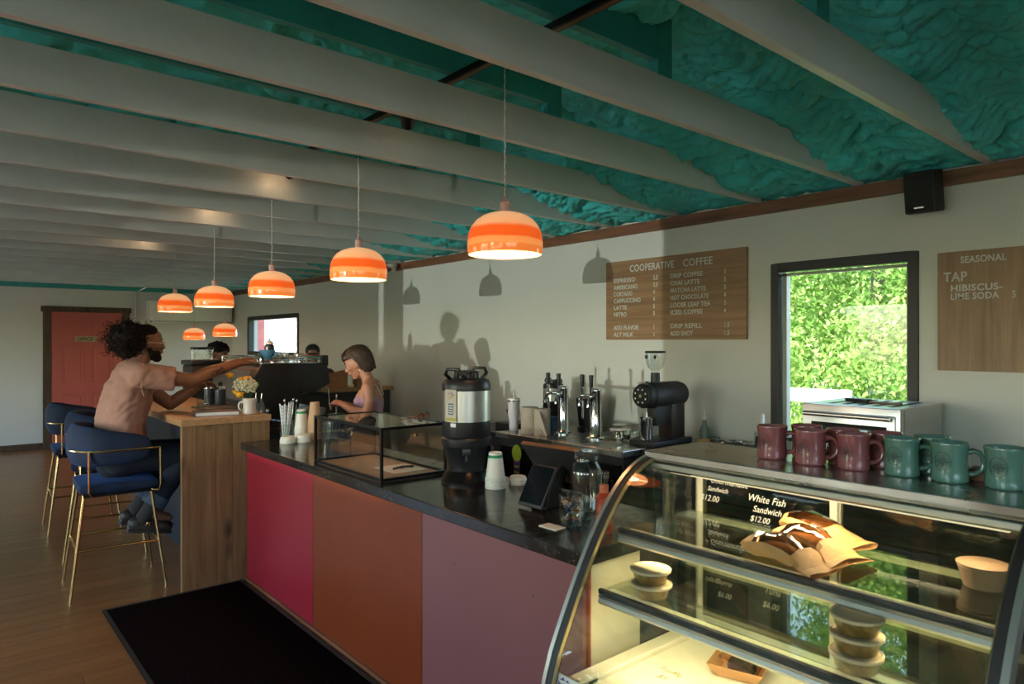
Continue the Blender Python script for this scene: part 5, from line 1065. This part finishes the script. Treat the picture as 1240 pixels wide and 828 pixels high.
# ---- the reaching man on the nearest stool
loc = Vector((.95, 5.1, 0)); T = Tr(*(-loc))
man = thing('person', 'man with big curly hair and peach t-shirt reaching a blue cup across the bar', 'person', loc)
HM = frame((1.098, 5.10, 1.572), (1, -.02, -.03), (.05, 0, 1))
b = MB(T); head_shape(b, HM, 1.0, 1.02, 1.0)
b.chain([(1.00, 5.10, 1.36), (1.045, 5.10, 1.44), (1.085, 5.10, 1.52)], [.075, .062, .060])
b.chain([(.93, 5.1, .84), (.95, 5.1, 1.05), (.985, 5.1, 1.25), (1.01, 5.1, 1.36)], [.135, .130, .140, .10])
sR, eR, wR = (1.03, 4.905, 1.365), (1.325, 4.885, 1.322), (1.685, 5.035, 1.432); sL, eL, wL = (1.05, 5.30, 1.36), (1.295, 5.31, 1.135), (1.455, 5.20, 1.262)
b.chain([sR, (1.18, 4.893, 1.345), eR, (1.42, 4.925, 1.36), wR], [.062, .056, .045, .047, .030]); b.chain([(1.0, 5.1, 1.36), sR], [.09, .068]); b.chain([(1.0, 5.1, 1.36), sL], [.09, .068])
b.chain([sL, (1.17, 5.305, 1.24), eL, (1.36, 5.27, 1.19), wL], [.062, .056, .044, .045, .029])
hand(b, frame(wR, (.98, .16, .12), (-.10, -.55, .83)), -1 * -1, (.20, .38, .30), .25, .7, 1.05)
hand(b, frame(wL, (.85, -.50, .20), (.1, .4, .9)), -1, (.45, .55, .4), .1, .6, 1.0)
for s in (-1, 1):
    y = 5.1+.11*s; b.chain([(.93, y, .81), (1.31, 5.1+.13*s, .815)], [.088, .062]); b.chain([(1.31, 5.1+.13*s, .815), (1.20, 5.1+.12*s, .62), (1.075, 5.1+.13*s, .47)], [.058, .052, .036]); b.cap((1.075, 5.1+.13*s, .46), (1.20, 5.1+.12*s, .405), .036, .03)
b.skin('body', SKIN1, man, .0075, 5)
eyes(man, T, HM, SKIN1)
# t-shirt
b = MB(T); b.chain([(.945, 5.1, .90), (.95, 5.1, 1.05), (.98, 5.1, 1.22), (1.0, 5.1, 1.33)], [.150, .148, .155, .120])
for s in (-1, 1): b.chain([(.94, 5.1+.075*s, .90), (.955, 5.1+.075*s, 1.10), (.99, 5.1+.08*s, 1.27)], [.125, .120, .115])
b.chain([(1.0, 5.1, 1.375), sR], [.095, .082]); b.chain([(1.0, 5.1, 1.375), sL], [.095, .082]); b.chain([(1.0, 5.1, 1.35), (1.035, 5.1, 1.415)], [.10, .078])
b.cyl(sR, (1.215, 4.89, 1.335), .083, .083, 18); b.cyl(sL, (1.18, 5.305, 1.235), .083, .082, 18); b.ell(sR, .085); b.ell(sL, .085)
def folds(co):
    p = co+loc; f = noise.noise(Vector((p.x*7+p.z*9, p.y*4, p.z*5-p.x*8)))*.016+abs(noise.noise(Vector((p.x*14-p.z*17, p.y*9, p.z*9+p.x*9))))*.016-.004
    ax = Vector((.97, 5.1, p.z)); d = (p-ax); d.z = 0
    if p.z < .94: f -= (.94-p.z)*.25
    q = p+(d.normalized()*f if d.length > .01 else Vector()); q.z = max(q.z, .815); return q-loc
b.skin('t_shirt', TEE, man, .009, 5, folds)
seam = []
for i in range(13):
    a = -2.1+i*.34; seam.append((1.045+.088*math.sin(a)*.35, 4.885-.02-.010*math.cos(a*2), 1.355+.098*math.cos(a)))
MB(T).tube([(1.02+.010*math.sin(i), 4.835+.012*abs(i-4)/4, 1.445-.03*i) for i in range(8)], .0022, 5).build('shoulder_seam', mat('dusty_peach_seam', (.55, .28, .18), .9), man)
MB(T).tube([(1.05+.078*math.cos(a), 5.1+.078*math.sin(a), 1.432-.022*math.cos(a)) for a in [2*PI*i/24 for i in range(24)]], .007, 6, closed=True).build('collar', TEE, man)
# jeans, cuffs, socks, shoes
b = MB(T); b.chain([(.93, 5.1, .86), (.93, 5.1, .80)], [.150, .135])
for s in (-1, 1):
    y = 5.1+.11*s; k = (1.325, 5.1+.135*s, .82); b.chain([(.93, y, .812), (1.15, y, .82), k], [.098, .090, .074]); b.cyl(k, (1.125, 5.1+.125*s, .535), .072, .070, 18); b.ell(k, .074)
b.skin('jeans', DENIM, man, .010, 5, lambda co: co+Vector((0, 0, 1))*noise.noise(co*14)*.006)
for s in (-1, 1):
    a = Vector((1.145, 5.1+.125*s, .565)); c = Vector((1.105, 5.1+.125*s, .505)); MB(T).cyl(a, c, .077, .078, 22).build('jean_cuff', DENIML, man, bev=.004)
    MB(T).chain([(1.12, 5.1+.125*s, .53), (1.05, 5.1+.125*s, .43), (1.04, 5.1+.125*s, .41)], [.050, .046, .042]).skin('sock', SOCK, man, .008, 4)
    q = MB(T @ Tr(1.06, 5.1+.125*s, .352) @ Ry(math.radians(10)) @ Rz(.05*s)); q.ell((-.055, 0, .04), (.055, .040, .045)); q.ell((.02, 0, .035), (.075, .042, .040)); q.ell((.11, 0, .030), (.060, .048, .034)); q.box(-.105, .155, -.040, .040, -.005, .022)
    sh = q.skin('shoe', LEATH, man, .007, 5); MB(T @ Tr(1.06, 5.1+.125*s, .352) @ Ry(math.radians(10)) @ Rz(.05*s)).box(-.105, .16, -.046, .046, -.018, .000, bev=.008).build('sole', BLACKF, sh); MB(T @ Tr(1.06, 5.1+.125*s, .352) @ Ry(math.radians(10))).box(-.01, .015, -.052, -.046, .03, .055, bev=.002).build('buckle', GOLD, sh)
# hair, beard, glasses, tattoo
b = MB(T); b.ell((1.085, 5.1, 1.650), (.083, .084, .048)); b.ell((1.03, 5.1, 1.595), (.080, .088, .085)); b.ell((.985, 5.08, 1.615), (.095, .11, .10)); b.ell((.945, 5.06, 1.60), (.070, .10, .082)); b.ell((.985, 5.1, 1.535), (.07, .09, .07))
rn = random.Random(5)
for i in range(70):
    v = Vector((rn.gauss(0, 1), rn.gauss(0, 1), rn.gauss(0, 1))).normalized(); c = Vector((.985, 5.08, 1.60))+Vector((v.x*.102, v.y*.12, v.z*.098)); b.ell(c, rn.uniform(.014, .028), n=8)
b.skin('curly_hair', HAIRD, man, .008, 1, lambda co: co+co.normalized()*noise.noise(co*60)*.012)
cu = MB(T)
for i in range(520):
    v = Vector((rn.gauss(0, 1), rn.gauss(0, 1), rn.gauss(0, 1))).normalized()
    c = Vector((.98, 5.08, 1.60)) if i % 4 else Vector((1.03, 5.1, 1.62)); e = (.108, .13, .10) if i % 4 else (.10, .085, .075)
    p = c+Vector((v.x*e[0], v.y*e[1], v.z*e[2]))
    if p.x > 1.15 or (p.x > 1.07 and p.z < 1.66): continue
    u = v.orthogonal().normalized(); w = v.cross(u); r = rn.uniform(.007, .013); l = rn.uniform(.025, .065) if i % 9 else .085; ph = rn.uniform(0, 6)
    cu.tube([p-v*.02+v*(l*k/9)+(u*math.cos(ph+k*1.1)+w*math.sin(ph+k*1.1))*r*min(1, .4+k/6)+Vector((-.0010*k, 0, 0)) for k in range(10)], .0019, 4, caps=False)
cs = cu.build('loose_curls', HAIRD, man); cs['kind'] = 'stuff'
b = MB(T @ HM); b.ell((.032, 0, -.068), (.056, .058, .048)); b.ell((.066, 0, -.098), (.030, .034, .030)); b.cap((.092, -.020, -.040), (.092, .020, -.040), .007); b.cap((-.004, -.072, -.018), (.02, -.058, -.07), .010, .018); b.cap((-.004, .072, -.018), (.02, .058, -.07), .010, .018)
b.skin('beard', HAIRD, man, .006, 2, lambda co: co+Vector((1, 0, -.3))*noise.noise(co*90)*.005)
MB(T @ HM).ell((.097, 0, -.057), (.010, .020, .005)).build('lips', mat('lip_tone', (.22, .07, .05), .5), man)
g = MB(T @ HM)
for s in (-1, 1):
    g.tube([(.100, s*.032+.022*math.cos(a), -.002+.018*math.sin(a)) for a in [2*PI*i/18 for i in range(18)]], .0018, 6, closed=True); g.tube([(.100, s*.054, .002), (.085, s*.074, .004), (-.005, s*.086, .004)], .0020, 6)
g.tube([(.100, -.010, .004), (.104, 0, .006), (.100, .010, .004)], .0016, 6); g.build('eyeglasses', mat('clear_gold_frame', (.70, .55, .32), .3, .5), man)
TAT = mat('tattoo_ink', (.045, .03, .03), .6); tb = MB(T)
for i in range(5):
    c = Vector((1.47+.018*i, 4.943-.05+.010*i, 1.362+.006*i)); tb.tube([c+Vector((.016*math.cos(q)*(1+.4*math.sin(3*q)), .004*math.sin(q)-.0, .020*math.sin(q+i))) for q in [2*PI*k/12 for k in range(12)]], .0028, 5, closed=True)
tb.build('forearm_tattoo', TAT, man)
o = MB().lathe([(.001, .004), (.03, 0), (.034, .002), (.062, .012), (.063, .014), (.034, .006), (.001, .006)], 28, caps=False).build('saucer', mat('pale_saucer_glaze', (.60, .50, .38), .3), None, loc=(1.80, 5.055, 1.425)); o.rotation_euler = (.0, .15, 0); tag(o, 'pale saucer pinched under the reaching man\'s hand', 'saucer')

# ---- the woman behind the counter: local +X is where she faces
fd = Vector((-.763, .647, 0)); WM = frame((2.55, 4.86, 0), fd, (0, 0, 1)); RZ = math.atan2(fd.y, fd.x)
wom = thing('person', 'woman with a brown bob and lilac tank top working behind the counter', 'person', (2.55, 4.86, 0), RZ); wom.scale = (.985, .985, .978)
HW = frame((.015, 0, 1.448), (.88, .05, -.42), (.42, 0, .88))
b = MB(); head_shape(b, HW, 1, .92, .86)
b.chain([(-.085, 0, 1.27), (-.06, 0, 1.34), (-.03, 0, 1.40)], [.055, .045, .044])
b.chain([(-.05, 0, .88), (-.075, 0, 1.02), (-.10, 0, 1.16), (-.095, 0, 1.24)], [.125, .095, .095, .060])
for s in (-1, 1): b.ell((-.075, .055*s, 1.17), (.085, .075, .095)); b.ell((-.025, .060*s, 1.145), (.050, .050, .050)); b.chain([(-.09, .03*s, 1.285), (-.10, .165*s, 1.262)], [.045, .046]); b.ell((-.05, .06*s, .90), (.11, .10, .12))
b.chain([(-.10, .172, 1.258), (-.118, .188, 1.16), (-.105, .195, 1.065), (.01, .18, 1.085), (.125, .10, 1.135)], [.046, .041, .034, .034, .022])
b.chain([(-.10, -.172, 1.258), (-.105, -.195, 1.13), (-.08, -.20, 1.03), (.04, -.13, 1.07), (.135, -.02, 1.12)], [.046, .040, .034, .033, .022])
hand(b, frame((.125, .10, 1.135), (.80, -.45, .10), (.25, .3, .9)), -1, (.55, .65, .5), .05, .8, .88); hand(b, frame((.135, -.02, 1.12), (.75, .45, .05), (.25, -.2, .9)), 1, (.55, .65, .5), .05, .8, .88)
for s in (-1, 1): b.chain([(-.05, .085*s, .86), (-.03, .09*s, .47), (-.06, .09*s, .09)], [.10, .06, .042]); b.cap((-.07, .09*s, .05), (.09, .095*s, .035), .04, .03)
b.skin('body', SKIN2, wom, .0075, 5); eyes(wom, Matrix.Identity(4), HW, SKIN2)
MB(HW).ell((.094, 0, -.052), (.010, .019, .0055)).ell((.092, 0, -.064), (.010, .016, .006)).build('lips', mat('rose_lips', (.42, .13, .12), .45), wom)
b = MB(); b.chain([(-.05, 0, .88), (-.075, 0, 1.02), (-.10, 0, 1.13)], [.135, .105, .100])
for s in (-1, 1): b.ell((-.078, .055*s, 1.145), (.095, .082, .085)); b.ell((-.022, .060*s, 1.140), (.056, .056, .052))
b.skin('tank_top', LILAC, wom, .008, 5, lambda co: Vector((co.x, co.y, min(co.z, 1.215+.25*max(0, abs(co.y)-.03)*(1 if co.x > -.09 else .2)))))
TRIMW = mat('cream_lace_trim', (.62, .52, .52), .8); b = MB()
for s in (-1, 1):
    b.tube([(.030, .0, 1.150), (.012, .035*s, 1.19), (-.035, .075*s, 1.235), (-.06, .085*s, 1.285), (-.10, .088*s, 1.312), (-.155, .075*s, 1.27), (-.185, .05*s, 1.19)], [.006, .006, .005, .0045, .0045, .0045, .0045], 6)
b.build('shoulder_straps', TRIMW, wom)
b = MB(); b.chain([(-.05, 0, .96), (-.05, 0, .86)], [.135, .14])
for s in (-1, 1): b.chain([(-.05, .085*s, .86), (-.03, .09*s, .47), (-.06, .09*s, .12)], [.115, .082, .075])
b.skin('trousers', mat('black_trousers', (.018, .018, .022), .85), wom, .012, 4)
MB().lathe([(.165, .90), (.16, 1.0), (.18, .60), (.20, .52)], 30, Tr(-.04, 0, 0) @ Matrix.Diagonal((.95, 1.05, 1, 1)), caps=False).build('apron', mat('slate_apron', (.05, .05, .07), .8), wom, solid=.004)
for s in (-1, 1):
    q = MB(Tr(-.0, .095*s, 0)); q.ell((-.06, 0, .045), (.05, .038, .045)); q.ell((.03, 0, .035), (.09, .042, .035)); q.box(-.10, .11, -.035, .035, 0, .02); q.skin('shoe', BLACKF, wom, .008, 4)
# bob haircut from layered locks over a cap
b = MB(HW); b.ell((-.026, 0, .058), (.108, .086, .083)); b.ell((-.055, 0, .0), (.080, .084, .10)); b.ell((-.068, .0, -.055), (.058, .074, .055)); b.ell((.058, 0, .070), (.045, .058, .038))
def bob(co):
    q = HW.inverted() @ co
    if q.x > -.012 and q.z < .050: q.x = -.012+(q.x+.012)*.12
    return HW @ q+Vector((0, 0, 0))
b.skin('bob_hair', HAIRB, wom, .007, 3, bob)
lk = MB(HW); rn = random.Random(8)
for i in range(420):
    a = rn.uniform(-PI, PI); sg_ = 1 if a > 0 else -1; aa = abs(a); bang = aa < .42; pts = []
    a1 = aa if (bang or aa > 1.75) else 1.70+rn.uniform(0, .3); low = .040+rn.uniform(-.015, .01) if bang else -.088+rn.uniform(-.014, .012)
    for k in range(10):
        u = k/9; q = sg_*(aa+(a1-aa)*u**.7); ca, sa = math.cos(q), math.sin(q); z = .140+(low-.140)*(u**1.55); rr = math.sin(min(1, u*1.5)*PI/2)
        tuck = 1-.16*max(0, u-.72)/.28 if not bang else 1
        pts.append((-.022+.112*ca*rr*tuck+rn.uniform(-.0012, .0012), .088*sa*rr*tuck, z))
    lk.tube(pts, [.0040, .0046, .0048, .0048, .0048, .0046, .0044, .0040, .0034, .0016], 5, caps=False)
h = lk.build('hair_locks', HAIRB, wom); h['kind'] = 'stuff'
for s in (-1, 1): MB(HW).tube([(.0, .080*s, -.035), (-.002, .083*s, -.05)], .0015, 5).tube([(.001+.009*math.cos(a), .084*s, -.062+.010*math.sin(a)) for a in [2*PI*i/12 for i in range(12)]], .0013, 5, closed=True).ell((.001, .084*s, -.082), .005, n=8).build('earring', GOLD, wom)
MB().tube([(-.115, .045, 1.31), (-.07, .055, 1.275), (-.02, .025, 1.235), (-.012, 0, 1.225), (-.02, -.025, 1.235), (-.07, -.055, 1.275), (-.115, -.045, 1.31)], .0012, 5).build('necklace', GOLD, wom)
t = MB().cyl((0, 0, -.14), (0, 0, .055), .007).cyl((0, 0, -.15), (0, 0, -.13), .028).build('tamper', CHROME, None, loc=(2.435, 5.02, 1.11)); tag(t, 'steel tool held in the woman\'s hands', 'utensil')

# ---- man in a cap behind the rear bar, turned to the camera
def standing(label, loc, d, head, hz, shirt, skin_, tilt=-.15, arms='front', w=1.0):
    t = thing('person', label, 'person', (*loc, 0), math.atan2(d[1], d[0])); k = hz/1.57
    Hh = frame((head[0], head[1], hz), (1, 0, tilt), (-tilt, 0, 1)); b = MB(); head_shape(b, Hh)
    b.chain([(head[0]-.06, head[1]*.8, hz-.20), (head[0]-.03, head[1], hz-.06)], [.062, .055]); b.chain([(0, 0, .86*k), (0, 0, 1.08*k), (-.02, head[1]*.5, hz-.26)], [.13, .125, .12])
    for s in (-1, 1):
        sh = (-.02, .17*s+head[1]*.6, hz-.23); el = (.04, .22*s, hz-.50); wr = (.24, .12*s, hz-.46)
        b.chain([(-.02, 0, hz-.23), sh], [.08, .062]); b.chain([sh, el, wr], [.056, .044, .030]); hand(b, frame(wr, (.8, -.3*s, -.1), (0, 0, 1)), -s, (.3, .4, .3), .1, .5, 1.0)
        b.chain([(0, .09*s, .84*k), (.02, .10*s, .46*k), (-.02, .10*s, .09)], [.10, .062, .045]); b.cap((-.03, .10*s, .05), (.13, .11*s, .04), .042, .034)
    b.skin('body', skin_, t, .009, 4); eyes(t, Matrix.Identity(4), Hh, skin_)
    b = MB(); b.chain([(0, 0, .86*k), (0, 0, 1.08*k), (-.02, head[1]*.5, hz-.27)], [.15, .145, .135])
    for s in (-1, 1): sh = (-.02, .17*s+head[1]*.6, hz-.23); el = (.04, .22*s, hz-.50); b.ell((0, .08*s, hz-.32), (.13, .12, .12)); b.chain([(-.02, 0, hz-.225), sh], [.09, .078]); b.cyl(sh, el, .076, .062, 16); b.ell(sh, .078); b.cyl(el, (.17, .15*s, hz-.47), .062, .05, 16); b.ell(el, .062)
    b.skin('shirt', shirt, t, .011, 4, lambda co: co+Vector((1, 0, 0))*noise.noise(co*12)*.008)
    b = MB(); b.chain([(0, 0, .94*k), (0, 0, .84*k)], [.145, .145])
    for s in (-1, 1): b.chain([(0, .09*s, .84*k), (.02, .10*s, .46*k), (-.02, .10*s, .11)], [.12, .085, .078])
    b.skin('trousers', DENIM, t, .014, 3)
    for s in (-1, 1): q = MB(Tr(0, .105*s, 0)); q.ell((-.04, 0, .045), (.055, .042, .045)); q.ell((.07, 0, .035), (.09, .045, .036)); q.box(-.08, .15, -.038, .038, 0, .02); q.skin('shoe', LEATH, t, .010, 3)
    return t, Hh
FLOR = mat('dark_patterned_shirt', (.075, .05, .042), .8, var=.8, vscale=14)
capm, HC = standing('man in a black cap and glasses leaning over the rear bar', (3.40, 7.58), (-.40, -.92), (.05, -.02), 1.425, FLOR, SKIN2, -.12)
b = MB(HC); b.ell((-.018, 0, .055), (.105, .084, .078)); b.ell((-.03, 0, .035), (.098, .084, .05)); b.skin('cap', BLACKF, capm, .007, 3, lambda co: HC @ Vector((lambda q: (q.x, q.y, max(q.z, .030)))(HC.inverted() @ co)))
MB(HC).ell((.105, 0, .036), (.070, .062, .007)).build('cap_brim', BLACKF, capm); MB(HC).ell((.080, 0, .075), (.006, .022, .014)).build('cap_badge', mat('grey_badge', (.10, .10, .10), .6), capm)
g = MB(HC)
for s in (-1, 1): g.tube([(.100, s*.032+.023*math.cos(a), -.002+.017*math.sin(a)) for a in [2*PI*i/16 for i in range(16)]], .0028, 6, closed=True); g.tube([(.100, s*.055, .002), (.085, s*.076, .004), (-.005, s*.087, .004)], .0024, 6)
g.tube([(.100, -.010, .004), (.104, 0, .006), (.100, .010, .004)], .0022, 6).build('eyeglasses', BLACK, capm)
b = MB(HC); b.ell((.032, 0, -.070), (.054, .056, .046)); b.ell((.066, 0, -.096), (.028, .032, .028)); b.skin('beard', HAIRD, capm, .007, 2)
# ---- person beyond the carafes of whom only the dark curly hair shows
fp, HF = standing('person with short dark curly hair, mostly hidden beyond the espresso machine', (2.62, 8.55), (.55, -.83), (.02, 0), 1.44, mat('charcoal_shirt', (.03, .03, .032), .85), SKIN1, -.2)
b = MB(HF); b.ell((-.02, 0, .065), (.115, .10, .075)); b.ell((-.06, 0, .01), (.08, .095, .08)); rn = random.Random(6)
for i in range(60):
    v = Vector((rn.gauss(0, 1), rn.gauss(0, 1), abs(rn.gauss(0, 1)))).normalized(); b.ell((-.03+v.x*.115, v.y*.105, .05+v.z*.08), rn.uniform(.015, .026), n=8)
b.skin('curly_hair', HAIRD, fp, .009, 1)
print('objects', len(bpy.data.objects))
